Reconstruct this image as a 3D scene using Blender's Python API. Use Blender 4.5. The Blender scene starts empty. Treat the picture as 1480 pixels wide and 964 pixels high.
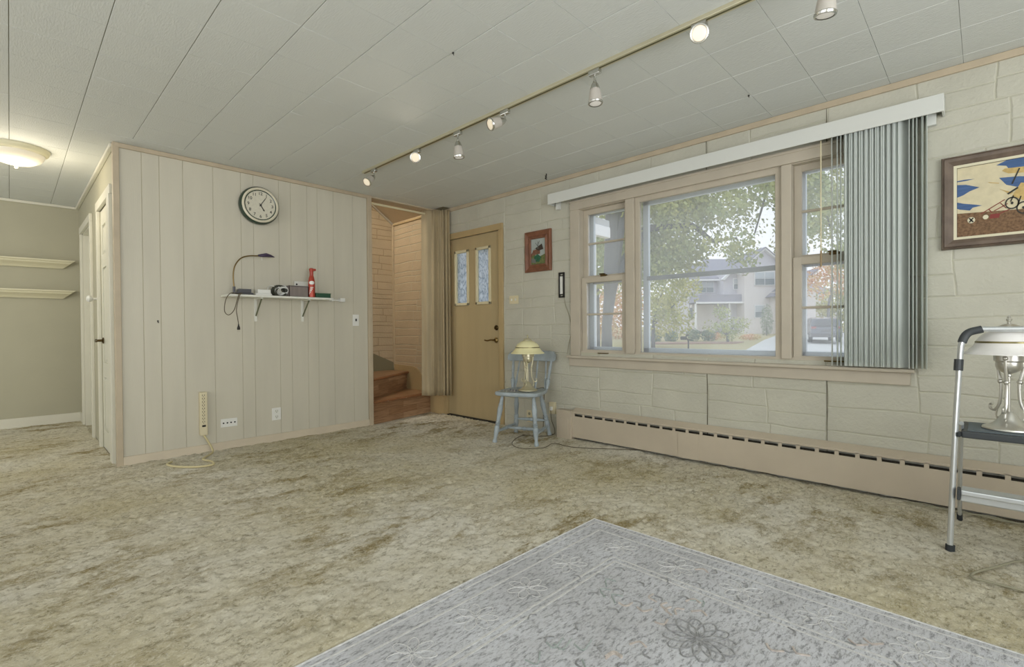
import bpy, math, random
import numpy as np
from mathutils import Vector, Matrix, noise
random.seed(7)
SC = bpy.context.scene
COL = SC.collection
PI = math.pi
V = Vector

def lin(r, g, b):
    f = lambda c: (c/255/12.92) if c/255 <= 0.04045 else ((c/255+0.055)/1.055)**2.4
    return (f(r), f(g), f(b), 1)

# ------------------------------------------------------------------ camera
FPX = 704.1; YAW = 0.80073; PITCH = -0.009726; ROLL = -0.007915; HC = 1.003
F = V((math.sin(YAW)*math.cos(PITCH), math.cos(YAW)*math.cos(PITCH), math.sin(PITCH)))
R0 = V((math.cos(YAW), -math.sin(YAW), 0)); U0 = R0.cross(F)
RR = R0*math.cos(ROLL)+U0*math.sin(ROLL); UU = -R0*math.sin(ROLL)+U0*math.cos(ROLL)
cam = bpy.data.objects.new('camera', bpy.data.cameras.new('camera')); COL.objects.link(cam)
cam.data.sensor_width = 36; cam.data.lens = FPX/1480*36; cam.data.clip_start = 0.02; cam.data.clip_end = 400
m = Matrix((RR, UU, -F)).transposed().to_4x4(); m.translation = V((0, 0, HC)); cam.matrix_world = m
SC.camera = cam

# ------------------------------------------------------------------ world, lights, exposure
w = bpy.data.worlds.new('overcast_sky'); SC.world = w; w.use_nodes = True
wn = w.node_tree.nodes; wl = w.node_tree.links; bg = wn['Background']
tc = wn.new('ShaderNodeTexCoord'); sep = wn.new('ShaderNodeSeparateXYZ'); rp = wn.new('ShaderNodeValToRGB')
wl.new(tc.outputs['Generated'], sep.inputs[0]); wl.new(sep.outputs['Z'], rp.inputs[0]); wl.new(rp.outputs[0], bg.inputs[0])
rp.color_ramp.elements[0].position = 0.0; rp.color_ramp.elements[0].color = (0.93, 0.94, 1.0, 1)
rp.color_ramp.elements[1].position = 0.7; rp.color_ramp.elements[1].color = (0.82, 0.91, 1.0, 1)
bg.inputs[1].default_value = 1.32
SC.view_settings.view_transform = 'Standard'; SC.view_settings.look = 'None'
SC.view_settings.exposure = 0.12; SC.view_settings.gamma = 1.0; SC.view_settings.use_curve_mapping = False

def area(name, loc, direction, sx, sy, watts, color, spread=PI):
    l = bpy.data.lights.new(name, 'AREA'); l.shape = 'RECTANGLE'; l.size = sx; l.size_y = sy
    l.energy = watts; l.color = color; l.spread = spread
    o = bpy.data.objects.new(name, l); COL.objects.link(o); o.location = loc
    o.rotation_euler = V(direction).to_track_quat('-Z', 'Y').to_euler(); return o
# portal for the front window; the other area lamps are added fill
wp = area('daylight_front_window', (3.80, 1.50, 1.42), (-1, 0, 0), 2.4, 1.5, 1, (1, 1, 1)); wp.data.cycles.is_portal = True
area('rear_fill', (.2, -2.42, 1.35), (0.0, 1, 1.25), 3.4, 1.8, 142, (0.96, 0.98, 1.0))  # added fill behind the camera, tilted up to lift the ceiling
area('side_fill', (-3.2, 1.6, 1.35), (1, 0.8, 1.6), 5.2, 1.8, 56, (1.0, 0.97, 0.92))  # added warm fill from the left, also aimed upward
area('hall_fill', (-1.9, 6.0, 1.4), (1, 0, 0.25), 1.6, 1.4, 12, (0.98, 0.99, 0.95))  # added unseen area lamp standing inside the hall
area('stair_fill', (2.2, 5.2, 3.2), (0.6, 0.0, -1), 0.6, 0.7, 27, (1.0, 0.92, 0.80))  # added lamp above the stairs to brighten the alcove

# ------------------------------------------------------------------ room numbers
XW = 3.57; YP = 4.60; XA = 0.556; XB = 2.64; YB = 7.30; H = 2.40
XL = -3.3; YR = -2.5; YS = 5.65

# ------------------------------------------------------------------ materials
MATS = {}
def mat(name, col, rough=0.6, metal=0.0, var=0.0, vscale=3.0, bump=0.0, bscale=60.0, trans=0.0, ior=1.45,
        emit=None, estr=0.0, spec=0.5, col2=None, stretch=(1, 1, 1), detail=4.0, ramp=(0.35, 0.65), bdist=0.01, coat=0.0):
    if name in MATS: return MATS[name]
    M = bpy.data.materials.new(name); M.use_nodes = True; MATS[name] = M
    n = M.node_tree.nodes; L = M.node_tree.links; b = n['Principled BSDF']
    b.inputs['Base Color'].default_value = col; b.inputs['Roughness'].default_value = rough
    b.inputs['Metallic'].default_value = metal; b.inputs['Transmission Weight'].default_value = trans
    b.inputs['IOR'].default_value = ior; b.inputs['Specular IOR Level'].default_value = spec
    b.inputs['Coat Weight'].default_value = coat
    if emit: b.inputs['Emission Color'].default_value = emit; b.inputs['Emission Strength'].default_value = estr
    tcn = n.new('ShaderNodeTexCoord'); mp = n.new('ShaderNodeMapping'); L.new(tcn.outputs['Object'], mp.inputs[0])
    mp.inputs['Scale'].default_value = stretch
    if var > 0 or col2:
        nz = n.new('ShaderNodeTexNoise'); nz.inputs['Scale'].default_value = vscale; nz.inputs['Detail'].default_value = detail
        L.new(mp.outputs[0], nz.inputs[0])
        cr = n.new('ShaderNodeValToRGB'); L.new(nz.outputs[0], cr.inputs[0])
        cr.color_ramp.elements[0].position = ramp[0]; cr.color_ramp.elements[1].position = ramp[1]
        c2 = col2 or tuple(min(1, c*(1+var)) for c in col[:3])+(1,)
        c1 = col if col2 else tuple(c*(1-var) for c in col[:3])+(1,)
        cr.color_ramp.elements[0].color = c1; cr.color_ramp.elements[1].color = c2
        L.new(cr.outputs[0], b.inputs['Base Color'])
    if bump > 0:
        nb = n.new('ShaderNodeTexNoise'); nb.inputs['Scale'].default_value = bscale; nb.inputs['Detail'].default_value = 5
        L.new(mp.outputs[0], nb.inputs[0])
        bp = n.new('ShaderNodeBump'); bp.inputs['Strength'].default_value = bump; bp.inputs['Distance'].default_value = bdist
        L.new(nb.outputs[0], bp.inputs['Height']); L.new(bp.outputs[0], b.inputs['Normal'])
    return M

m_ceil = mat('ceiling_tile_white', lin(214, 217, 213), 0.75, var=0.02, vscale=1.5, bump=0.25, bscale=140, stretch=(1, 0.25, 1))
m_gap = mat('tile_gap', lin(150, 146, 124), 0.9)
m_panel = mat('panel_cream', lin(199, 194, 177), 0.5, var=0.035, vscale=2, stretch=(4, 4, 0.5), bump=0.08, bscale=40)
m_groove = mat('panel_groove', lin(170, 163, 138), 0.7)
m_stone = mat('painted_stone_board', lin(189, 187, 172), 0.55, var=0.045, vscale=4, bump=0.45, bscale=55)
m_stonegap = mat('stone_board_joint', lin(182, 180, 160), 0.6)
m_seam = mat('board_seam_dark', lin(88, 80, 60), 0.8)
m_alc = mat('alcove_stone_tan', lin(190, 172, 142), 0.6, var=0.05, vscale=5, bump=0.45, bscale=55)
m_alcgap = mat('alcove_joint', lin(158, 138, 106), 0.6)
m_tan = mat('tan_trim_paint', lin(184, 170, 146), 0.5, var=0.06, vscale=6, bump=0.1, bscale=50)
m_wtan = mat('window_trim_paint', lin(186, 177, 160), 0.45, var=0.04, vscale=6, bump=0.06, bscale=50)
m_heater = mat('heater_enamel', lin(188, 176, 156), 0.45, var=0.05, vscale=3)
m_door = mat('entry_door_tan', lin(178, 160, 122), 0.45, var=0.03, vscale=3, stretch=(3, 3, 0.4), bump=0.05, bscale=30)
m_doortrim = mat('entry_casing_tan', lin(180, 158, 116), 0.5, var=0.04, vscale=5)
m_litetrim = mat('lite_trim_cream', lin(214, 204, 170), 0.4)
m_hall = mat('hall_wall_sage', lin(176, 172, 150), 0.7, var=0.02, vscale=3)
m_white = mat('white_trim', lin(215, 212, 196), 0.4, var=0.02, vscale=5)
m_hallshelf = mat('hall_shelf_cream', lin(212, 206, 176), 0.4)
m_doorw = mat('white_door', lin(212, 210, 194), 0.4)
m_dark = mat('dark_void', lin(40, 38, 32), 0.9)
m_darkfin = mat('heater_fins', lin(64, 60, 48), 0.5, metal=0.4, var=0.5, vscale=90, stretch=(1, 1, 1))
m_brass = mat('antique_brass', lin(140, 120, 80), 0.28, metal=1.0)
m_darkbrass = mat('dark_bronze', lin(90, 74, 48), 0.3, metal=1.0)
m_track = mat('champagne_track', lin(210, 204, 178), 0.35, metal=0.7)
m_chrome = mat('brushed_nickel', lin(205, 205, 200), 0.25, metal=1.0)
m_pewter = mat('satin_pewter', lin(212, 210, 202), 0.3, metal=0.85)
m_pewterwarm = mat('satin_pewter_warm', lin(212, 206, 178), 0.35, metal=0.7)
m_alu = mat('aluminium', lin(214, 218, 220), 0.35, metal=0.7)
m_black = mat('black_plastic', lin(62, 66, 68), 0.5)
m_rubber = mat('dark_rubber', lin(48, 52, 54), 0.8)
m_plate = mat('ivory_plate', lin(226, 226, 220), 0.35)
m_slot = mat('slot_black', lin(42, 40, 36), 0.7)
def blind_mat():
    M = bpy.data.materials.new('blind_vinyl'); M.use_nodes = True
    n = M.node_tree.nodes; L = M.node_tree.links; b = n['Principled BSDF']; b.inputs['Base Color'].default_value = lin(242, 245, 242); b.inputs['Roughness'].default_value = .4
    t = n.new('ShaderNodeBsdfTranslucent'); t.inputs[0].default_value = lin(235, 240, 236); m_ = n.new('ShaderNodeMixShader'); m_.inputs[0].default_value = .45
    L.new(b.outputs[0], m_.inputs[1]); L.new(t.outputs[0], m_.inputs[2]); L.new(m_.outputs[0], n['Material Output'].inputs[0]); return M
m_blind = blind_mat()
m_valance = mat('valance_white', lin(210, 212, 206), 0.45)
m_curtain = mat('curtain_taupe', lin(172, 157, 126), 0.7, var=0.08, vscale=8, stretch=(1, 1, 0.2), bump=0.15, bscale=120)
m_chair = mat('chair_blue_paint', lin(158, 168, 172), 0.5, var=0.12, vscale=14, bump=0.1, bscale=50)
m_storm = mat('storm_frame_pale', lin(196, 206, 214), 0.4)
m_stormbar = mat('storm_bar_grey', lin(120, 124, 124), 0.5)
m_greenclock = mat('clock_rim_green', lin(44, 62, 50), 0.25, coat=0.4)
m_cream = mat('clock_bezel_cream', lin(214, 208, 186), 0.35)
m_face = mat('clock_face', lin(208, 204, 186), 0.6, var=0.05, vscale=60)
m_ink = mat('dark_ink', lin(48, 48, 42), 0.6)
m_shadec = mat('cream_glass_shade', lin(232, 226, 178), 0.3)
m_shadew = mat('alabaster_shade', lin(232, 230, 226), 0.3, var=0.06, vscale=9)
m_band = mat('shade_band', lin(130, 122, 84), 0.3, metal=0.6)
m_shelfw = mat('shelf_white', lin(222, 222, 212), 0.35)
m_brk = mat('bracket_green', lin(112, 118, 92), 0.4, metal=0.5)
m_cordbrown = mat('brown_cord', lin(92, 82, 62), 0.6)
m_cordbeige = mat('beige_cord', lin(206, 194, 150), 0.5)
m_cordgrey = mat('grey_cord', lin(150, 146, 124), 0.6)
m_purple = mat('lamp_head_purple', lin(66, 54, 78), 0.35)
m_slate = mat('slate_plastic', lin(84, 84, 88), 0.4)
m_red = mat('red_can', lin(176, 70, 52), 0.3, metal=0.2)
m_greenbox = mat('green_box', lin(40, 78, 56), 0.45)
m_greybox = mat('grey_box', lin(128, 118, 112), 0.5, var=0.08, vscale=30, stretch=(1, 1, 0.1))
m_walnut = mat('walnut_frame', lin(106, 92, 80), 0.45, var=0.18, vscale=14, stretch=(1, 1.2, 1), bump=0.1, bscale=80)
m_mahog = mat('mahogany_frame', lin(124, 82, 60), 0.35, var=0.15, vscale=20, bump=0.05)
m_liner = mat('liner_cream', lin(214, 208, 180), 0.6)
m_thread = mat('picture_cream', lin(206, 196, 164), 0.8, var=0.06, vscale=25)
m_pblue = mat('picture_blue', lin(72, 98, 140), 0.8, var=0.12, vscale=30, stretch=(1, .3, 3))
m_pbrown = mat('picture_brown', lin(118, 92, 68), 0.85, var=0.3, vscale=90)
m_ptan = mat('picture_tan', lin(192, 166, 108), 0.8, var=0.1, vscale=60)
m_pred = mat('picture_red', lin(130, 60, 56), 0.8)

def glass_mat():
    M = bpy.data.materials.new('hazed_window_glass'); M.use_nodes = True
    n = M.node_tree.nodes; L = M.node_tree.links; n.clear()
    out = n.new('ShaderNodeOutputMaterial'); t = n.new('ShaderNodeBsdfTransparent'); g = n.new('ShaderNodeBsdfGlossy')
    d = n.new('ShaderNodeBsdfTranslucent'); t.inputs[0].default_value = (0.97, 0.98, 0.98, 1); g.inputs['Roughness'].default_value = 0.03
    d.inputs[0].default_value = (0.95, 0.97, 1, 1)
    m1 = n.new('ShaderNodeMixShader'); m1.inputs[0].default_value = 0.2; L.new(t.outputs[0], m1.inputs[1]); L.new(d.outputs[0], m1.inputs[2])  # translucent share paints a washed-out haze over the view
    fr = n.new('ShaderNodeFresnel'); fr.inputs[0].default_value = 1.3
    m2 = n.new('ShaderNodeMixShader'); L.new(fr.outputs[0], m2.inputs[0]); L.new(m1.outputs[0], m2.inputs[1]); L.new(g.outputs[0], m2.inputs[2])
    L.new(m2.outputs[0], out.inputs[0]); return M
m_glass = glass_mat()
def leaded_mat():
    M = bpy.data.materials.new('obscure_patterned_glass'); M.use_nodes = True
    n = M.node_tree.nodes; L = M.node_tree.links; n.clear()
    out = n.new('ShaderNodeOutputMaterial'); tr = n.new('ShaderNodeBsdfTranslucent'); gl = n.new('ShaderNodeBsdfGlossy'); gl.inputs['Roughness'].default_value = 0.15
    tcn = n.new('ShaderNodeTexCoord'); mp = n.new('ShaderNodeMapping'); mp.inputs['Scale'].default_value = (1, 75, 16)
    wv = n.new('ShaderNodeTexVoronoi'); wv.feature = 'DISTANCE_TO_EDGE'; wv.inputs['Scale'].default_value = 1.0
    L.new(tcn.outputs['Object'], mp.inputs[0]); L.new(mp.outputs[0], wv.inputs['Vector'])
    cr = n.new('ShaderNodeValToRGB'); L.new(wv.outputs['Distance'], cr.inputs[0])
    cr.color_ramp.elements[0].position = 0.02; cr.color_ramp.elements[0].color = lin(176, 186, 196)
    cr.color_ramp.elements[1].position = 0.16; cr.color_ramp.elements[1].color = lin(236, 242, 250)
    tp = n.new('ShaderNodeBsdfTransparent'); L.new(cr.outputs[0], tp.inputs[0]); L.new(cr.outputs[0], tr.inputs[0])
    m1 = n.new('ShaderNodeMixShader'); m1.inputs[0].default_value = 0.6; L.new(tp.outputs[0], m1.inputs[1]); L.new(tr.outputs[0], m1.inputs[2])
    m2 = n.new('ShaderNodeMixShader'); m2.inputs[0].default_value = 0.08; L.new(m1.outputs[0], m2.inputs[1]); L.new(gl.outputs[0], m2.inputs[2])
    L.new(m2.outputs[0], out.inputs[0]); return M
m_leaded = leaded_mat()

def carpet_mat():
    M = bpy.data.materials.new('shag_carpet_olive_beige'); M.use_nodes = True
    n = M.node_tree.nodes; L = M.node_tree.links; b = n['Principled BSDF']; b.inputs['Roughness'].default_value = 0.95
    b.inputs['Specular IOR Level'].default_value = 0.1
    tcn = n.new('ShaderNodeTexCoord')
    def nz(scale, detail, stretch=(1, 1, 1), rot=0.0, rough=0.6):
        mp = n.new('ShaderNodeMapping'); mp.inputs['Scale'].default_value = stretch; mp.inputs['Rotation'].default_value = (0, 0, rot)
        L.new(tcn.outputs['Object'], mp.inputs[0])
        t = n.new('ShaderNodeTexNoise'); t.inputs['Scale'].default_value = scale; t.inputs['Detail'].default_value = detail
        t.inputs['Roughness'].default_value = rough
        L.new(mp.outputs[0], t.inputs[0]); return t
    def ramp(src, p0, c0, p1, c1):
        r = n.new('ShaderNodeValToRGB'); L.new(src, r.inputs[0]); e = r.color_ramp.elements
        e[0].position = p0; e[0].color = c0; e[1].position = p1; e[1].color = c1; return r
    def mix(a, b_, fac, mode='MIX'):
        x = n.new('ShaderNodeMix'); x.data_type = 'RGBA'; x.blend_type = mode
        if isinstance(fac, float): x.inputs[0].default_value = fac
        else: L.new(fac, x.inputs[0])
        for s, v in ((6, a), (7, b_)):
            if isinstance(v, tuple): x.inputs[s].default_value = v
            else: L.new(v, x.inputs[s])
        return x.outputs[2]
    big = ramp(nz(0.8, 5).outputs[0], 0.36, (0, 0, 0, 1), 0.62, (1, 1, 1, 1))
    base = mix(lin(220, 215, 200), lin(200, 190, 158), big.outputs[0])
    # walked-flat streaks and olive tufts
    st = ramp(nz(5.5, 8, (0.5, 1.0, 1), 0.75, 0.78).outputs[0], 0.48, (0, 0, 0, 1), 0.60, (1, 1, 1, 1))
    msk = ramp(nz(1.1, 4).outputs[0], 0.40, (0.12, 0.12, 0.12, 1), 0.60, (0.9, 0.9, 0.9, 1))
    f1 = mix(st.outputs[0], msk.outputs[0], 1.0, 'MULTIPLY')
    c1 = mix(base, lin(138, 120, 68), f1)
    f2 = ramp(nz(40, 8, (0.6, 1, 1), 0.8, 0.85).outputs[0], 0.40, (1, 1, 1, 1), 0.49, (0, 0, 0, 1))
    c2 = mix(c1, lin(104, 93, 60), mix((0, 0, 0, 1), f2.outputs[0], 0.62))
    f3 = ramp(nz(90, 4, rough=0.8).outputs[0], 0.50, (0, 0, 0, 1), 0.66, (1, 1, 1, 1))
    c2 = mix(c2, lin(236, 232, 216), mix((0, 0, 0, 1), f3.outputs[0], 0.5))
    L.new(c2, b.inputs['Base Color'])
    bh = nz(60, 7, rough=0.8); bh2 = nz(16, 3)
    ad = n.new('ShaderNodeMath'); ad.operation = 'MULTIPLY_ADD'; L.new(bh2.outputs[0], ad.inputs[0]); ad.inputs[1].default_value = 1.2; L.new(bh.outputs[0], ad.inputs[2])
    bp = n.new('ShaderNodeBump'); bp.inputs['Strength'].default_value = 0.7; bp.inputs['Distance'].default_value = 0.012
    L.new(ad.outputs[0], bp.inputs['Height']); L.new(bp.outputs[0], b.inputs['Normal'])
    return M
m_carpet = carpet_mat()

def rug_mat():
    M = bpy.data.materials.new('faded_medallion_rug'); M.use_nodes = True
    n = M.node_tree.nodes; L = M.node_tree.links; b = n['Principled BSDF']; b.inputs['Roughness'].default_value = 0.9
    b.inputs['Specular IOR Level'].default_value = 0.1
    tcn = n.new('ShaderNodeTexCoord')
    def nz(scale, detail, stretch=(1, 1, 1), rough=0.6, rot=0.0):
        mp = n.new('ShaderNodeMapping'); mp.inputs['Scale'].default_value = stretch; mp.inputs['Rotation'].default_value = (0, 0, rot)
        L.new(tcn.outputs['Object'], mp.inputs[0])
        t = n.new('ShaderNodeTexNoise'); t.inputs['Scale'].default_value = scale; t.inputs['Detail'].default_value = detail; t.inputs['Roughness'].default_value = rough
        L.new(mp.outputs[0], t.inputs[0]); return t.outputs[0]
    def ramp(src, p0, c0, p1, c1):
        r = n.new('ShaderNodeValToRGB'); L.new(src, r.inputs[0]); e = r.color_ramp.elements
        e[0].position = p0; e[0].color = c0; e[1].position = p1; e[1].color = c1; return r.outputs[0]
    def mix(a, b_, fac):
        x = n.new('ShaderNodeMix'); x.data_type = 'RGBA'
        if isinstance(fac, float): x.inputs[0].default_value = fac
        else: L.new(fac, x.inputs[0])
        for s, v in ((6, a), (7, b_)):
            if isinstance(v, tuple): x.inputs[s].default_value = v
            else: L.new(v, x.inputs[s])
        return x.outputs[2]
    base = ramp(nz(3, 5), 0.35, lin(188, 188, 190), 0.65, lin(208, 209, 213))
    flk = ramp(nz(80, 4, (0.35, 1, 1), 0.8, 0.75), 0.36, (1, 1, 1, 1), 0.52, (0, 0, 0, 1))
    c = mix(base, lin(140, 140, 142), flk)
    L.new(c, b.inputs['Base Color'])
    bp = n.new('ShaderNodeBump'); bp.inputs['Strength'].default_value = 0.6; bp.inputs['Distance'].default_value = 0.008
    L.new(nz(110, 5, (0.5, 1, 1), 0.7, 0.75), bp.inputs['Height']); L.new(bp.outputs[0], b.inputs['Normal'])
    return M
m_rug = rug_mat()
m_rugline = mat('rug_line_pale', lin(206, 205, 203), 0.9, var=0.10, vscale=60, bump=0.5, bscale=110)
m_rugdark = mat('rug_line_slate', lin(150, 150, 150), 0.9, var=0.2, vscale=60, bump=0.5, bscale=110)
m_rugrust = mat('rug_line_rust', lin(190, 180, 172), 0.9, var=0.15, vscale=60, bump=0.5, bscale=110)
m_rugteal = mat('rug_line_teal', lin(160, 168, 164), 0.9, var=0.15, vscale=60, bump=0.5, bscale=110)

def wood_mat():
    M = bpy.data.materials.new('stair_wood_strips'); M.use_nodes = True
    n = M.node_tree.nodes; L = M.node_tree.links; b = n['Principled BSDF']; b.inputs['Roughness'].default_value = 0.4
    tcn = n.new('ShaderNodeTexCoord'); mp = n.new('ShaderNodeMapping'); L.new(tcn.outputs['Object'], mp.inputs[0]); mp.inputs['Rotation'].default_value = (PI/2, 0, 0)
    br = n.new('ShaderNodeTexBrick'); L.new(mp.outputs[0], br.inputs['Vector']); br.inputs['Scale'].default_value = 1.0
    br.inputs['Brick Width'].default_value = 0.42; br.inputs['Row Height'].default_value = 0.065; br.inputs['Mortar Size'].default_value = 0.0008
    br.inputs['Color1'].default_value = lin(186, 152, 118); br.inputs['Color2'].default_value = lin(150, 112, 80); br.inputs['Mortar'].default_value = lin(90, 58, 36)
    nz = n.new('ShaderNodeTexNoise'); mp2 = n.new('ShaderNodeMapping'); mp2.inputs['Scale'].default_value = (3, 3, 40); L.new(tcn.outputs['Object'], mp2.inputs[0]); L.new(mp2.outputs[0], nz.inputs[0])
    nz.inputs['Scale'].default_value = 2.0; nz.inputs['Detail'].default_value = 6
    mx = n.new('ShaderNodeMix'); mx.data_type = 'RGBA'; mx.blend_type = 'MULTIPLY'; mx.inputs[0].default_value = 0.6
    cr = n.new('ShaderNodeValToRGB'); L.new(nz.outputs[0], cr.inputs[0]); cr.color_ramp.elements[0].position = 0.35; cr.color_ramp.elements[0].color = (0.45, 0.4, 0.35, 1); cr.color_ramp.elements[1].position = 0.6
    L.new(br.outputs['Color'], mx.inputs[6]); L.new(cr.outputs[0], mx.inputs[7]); L.new(mx.outputs[2], b.inputs['Base Color'])
    return M
m_wood = wood_mat()
m_woodedge = mat('stair_nose_wood', lin(140, 96, 64), 0.35, var=0.1, vscale=20)
m_woodtread = mat('stair_tread_wood', lin(172, 136, 100), 0.35, col2=lin(140, 104, 74), vscale=5, stretch=(1, 6, 1))

# ------------------------------------------------------------------ mesh helpers
class MB:
    def __init__(s): s.v = []; s.f = []
    def add(s, vs, fs):
        k = len(s.v); s.v += [tuple(p) for p in vs]; s.f += [tuple(i+k for i in f) for f in fs]; return s
    def box(s, a, b):
        x0, x1 = sorted((a[0], b[0])); y0, y1 = sorted((a[1], b[1])); z0, z1 = sorted((a[2], b[2]))
        return s.add([(x0, y0, z0), (x1, y0, z0), (x1, y1, z0), (x0, y1, z0), (x0, y0, z1), (x1, y0, z1), (x1, y1, z1), (x0, y1, z1)],
                     [(0, 3, 2, 1), (4, 5, 6, 7), (0, 1, 5, 4), (1, 2, 6, 5), (2, 3, 7, 6), (3, 0, 4, 7)])
    def bbox(s, a, b, e=0.003):
        """box with bevelled edges"""
        x0, x1 = sorted((a[0], b[0])); y0, y1 = sorted((a[1], b[1])); z0, z1 = sorted((a[2], b[2]))
        e = min(e, (x1-x0)/2.2, (y1-y0)/2.2, (z1-z0)/2.2)
        import bmesh
        bm = bmesh.new(); bmesh.ops.create_cube(bm, size=1)
        for q in bm.verts: q.co = V(((x0+x1)/2+q.co.x*(x1-x0), (y0+y1)/2+q.co.y*(y1-y0), (z0+z1)/2+q.co.z*(z1-z0)))
        bmesh.ops.bevel(bm, geom=bm.edges[:], offset=e, segments=2, profile=0.5, affect='EDGES')
        bm.verts.index_update()
        s.add([q.co[:] for q in bm.verts], [[q.index for q in f.verts] for f in bm.faces]); bm.free(); return s
    def prism(s, pts, off):
        n = len(pts); off = V(off); a = [V(p) for p in pts]
        nrm = V((0, 0, 0))
        for i in range(n): nrm += a[i].cross(a[(i+1) % n])
        if nrm.dot(off) > 0: a.reverse()
        fs = [tuple(range(n)), tuple(range(2*n-1, n-1, -1))]
        for i in range(n): j = (i+1) % n; fs.append((j, i, n+i, n+j))
        return s.add([p for p in a]+[p+off for p in a], fs)
    def tube(s, path, r, n=8, closed=False, caps=True, flat=None):
        P = [V(p) for p in path]; m = len(P); rs = r if isinstance(r, list) else [r]*m
        vs = []; fs = []; prev = None
        for i in range(m):
            if closed: t = P[(i+1) % m]-P[(i-1) % m]
            else: t = P[min(i+1, m-1)]-P[max(i-1, 0)]
            if t.length < 1e-9: t = V((0, 0, 1))
            t.normalize()
            if prev is None: a = t.orthogonal().normalized() if flat is None else (V(flat)-t*V(flat).dot(t)).normalized()
            else:
                a = prev-t*prev.dot(t)
                a = a.normalized() if a.length > 1e-6 else t.orthogonal().normalized()
            prev = a; b = t.cross(a)
            rr = rs[i]; ra, rb = (rr if isinstance(rr, tuple) else (rr, rr))
            for k in range(n):
                an = 2*PI*k/n; vs.append(P[i]+a*math.cos(an)*ra+b*math.sin(an)*rb)
        seg = m if closed else m-1
        for i in range(seg):
            j = (i+1) % m
            for k in range(n): l = (k+1) % n; fs.append((i*n+k, i*n+l, j*n+l, j*n+k))
        if caps and not closed: fs.append(tuple(range(n-1, -1, -1))); fs.append(tuple((m-1)*n+k for k in range(n)))
        return s.add(vs, fs)
    def lathe(s, prof, c=(0, 0, 0), axis=(0, 0, 1), n=24, caps=True):
        ax = V(axis).normalized(); a = ax.orthogonal().normalized(); b = ax.cross(a); c = V(c); vs = []; fs = []
        for r, h in prof:
            for k in range(n): an = 2*PI*k/n; vs.append(c+ax*h+(a*math.cos(an)+b*math.sin(an))*r)
        m = len(prof)
        for i in range(m-1):
            for k in range(n): l = (k+1) % n; fs.append((i*n+k, i*n+l, (i+1)*n+l, (i+1)*n+k))
        if caps: fs.append(tuple(range(n-1, -1, -1))); fs.append(tuple((m-1)*n+k for k in range(n)))
        return s.add(vs, fs)
    def ball(s, c, r, n=12, sc=(1, 1, 1)):
        prof = [(max(1e-4, r*math.sin(PI*i/(n//2))), -r*math.cos(PI*i/(n//2))) for i in range(n//2+1)]
        k = len(s.v); s.lathe(prof, (0, 0, 0), n=n)
        for i in range(k, len(s.v)): p = s.v[i]; s.v[i] = (c[0]+p[0]*sc[0], c[1]+p[1]*sc[1], c[2]+p[2]*sc[2])
        return s

def empty(name, loc, rz=0.0):
    o = bpy.data.objects.new(name, None); COL.objects.link(o); o.location = loc; o.rotation_euler = (0, 0, rz)
    o.empty_display_size = 0.1; return o
def tag(o, label=None, cat=None, group=None, kind=None):
    if label: o['label'] = label
    if cat: o['category'] = cat
    if group: o['group'] = group
    if kind: o['kind'] = kind
    return o
def thing(name, label, cat, loc=(0, 0, 0), rz=0.0, group=None): return tag(empty(name, loc, rz), label, cat, group)
WL = {}
def wloc(o): return WL.get(o.name, V(o.location)) if o else V((0, 0, 0))
def obj(name, mb, m_, parent=None, smooth=False, local=False, bevel=0.0, label=None, org=None):
    """vertices in world space unless local; org = the base point a top-level mesh gets as origin"""
    me = bpy.data.meshes.new(name)
    if parent is not None: o0 = V((0, 0, 0)) if local else wloc(parent)
    elif org is not None: o0 = V(org)
    else:
        a = np.array(mb.v); o0 = V(((a[:, 0].min()+a[:, 0].max())/2, (a[:, 1].min()+a[:, 1].max())/2, a[:, 2].min()))
    me.from_pydata([(p[0]-o0[0], p[1]-o0[1], p[2]-o0[2]) for p in mb.v], [], mb.f); me.update()
    me.materials.append(m_)
    o = bpy.data.objects.new(name, me); COL.objects.link(o)
    if parent is not None:
        o.parent = parent; WL[o.name] = wloc(parent) if not local else V((0, 0, 0))
    else: o.location = o0; WL[o.name] = o0.copy()
    if smooth:
        me.polygons.foreach_set('use_smooth', [True]*len(me.polygons))
        try: me.set_sharp_from_angle(angle=math.radians(40))
        except Exception: pass
    if bevel:
        b = o.modifiers.new('b', 'BEVEL'); b.width = bevel; b.segments = 2; b.limit_method = 'ANGLE'
    if label: o['label'] = label
    return o
def struct(name, mb, m_, parent=None, **k):
    o = obj(name, mb, m_, parent, **k)
    if parent is None: o['kind'] = 'structure'
    return o
def sroot(name, loc):
    o = empty(name, loc); o['kind'] = 'structure'; return o
def copy_tree(o, parent=None):
    c = o.copy(); COL.objects.link(c)
    if parent is not None: c.parent = parent
    for ch in list(o.children): copy_tree(ch, c)
    return c
def arc(pts, n=8):
    """Catmull-Rom through points"""
    P = [V(p) for p in pts]; P = [P[0]*2-P[1]]+P+[P[-1]*2-P[-2]]; out = []
    for i in range(1, len(P)-2):
        for k in range(n):
            t = k/n; a, b, c, d = P[i-1:i+3]
            out.append(0.5*((2*b)+(c-a)*t+(2*a-5*b+4*c-d)*t*t+(3*b-a-3*c+d)*t**3))
    out.append(P[-2]); return out

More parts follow.
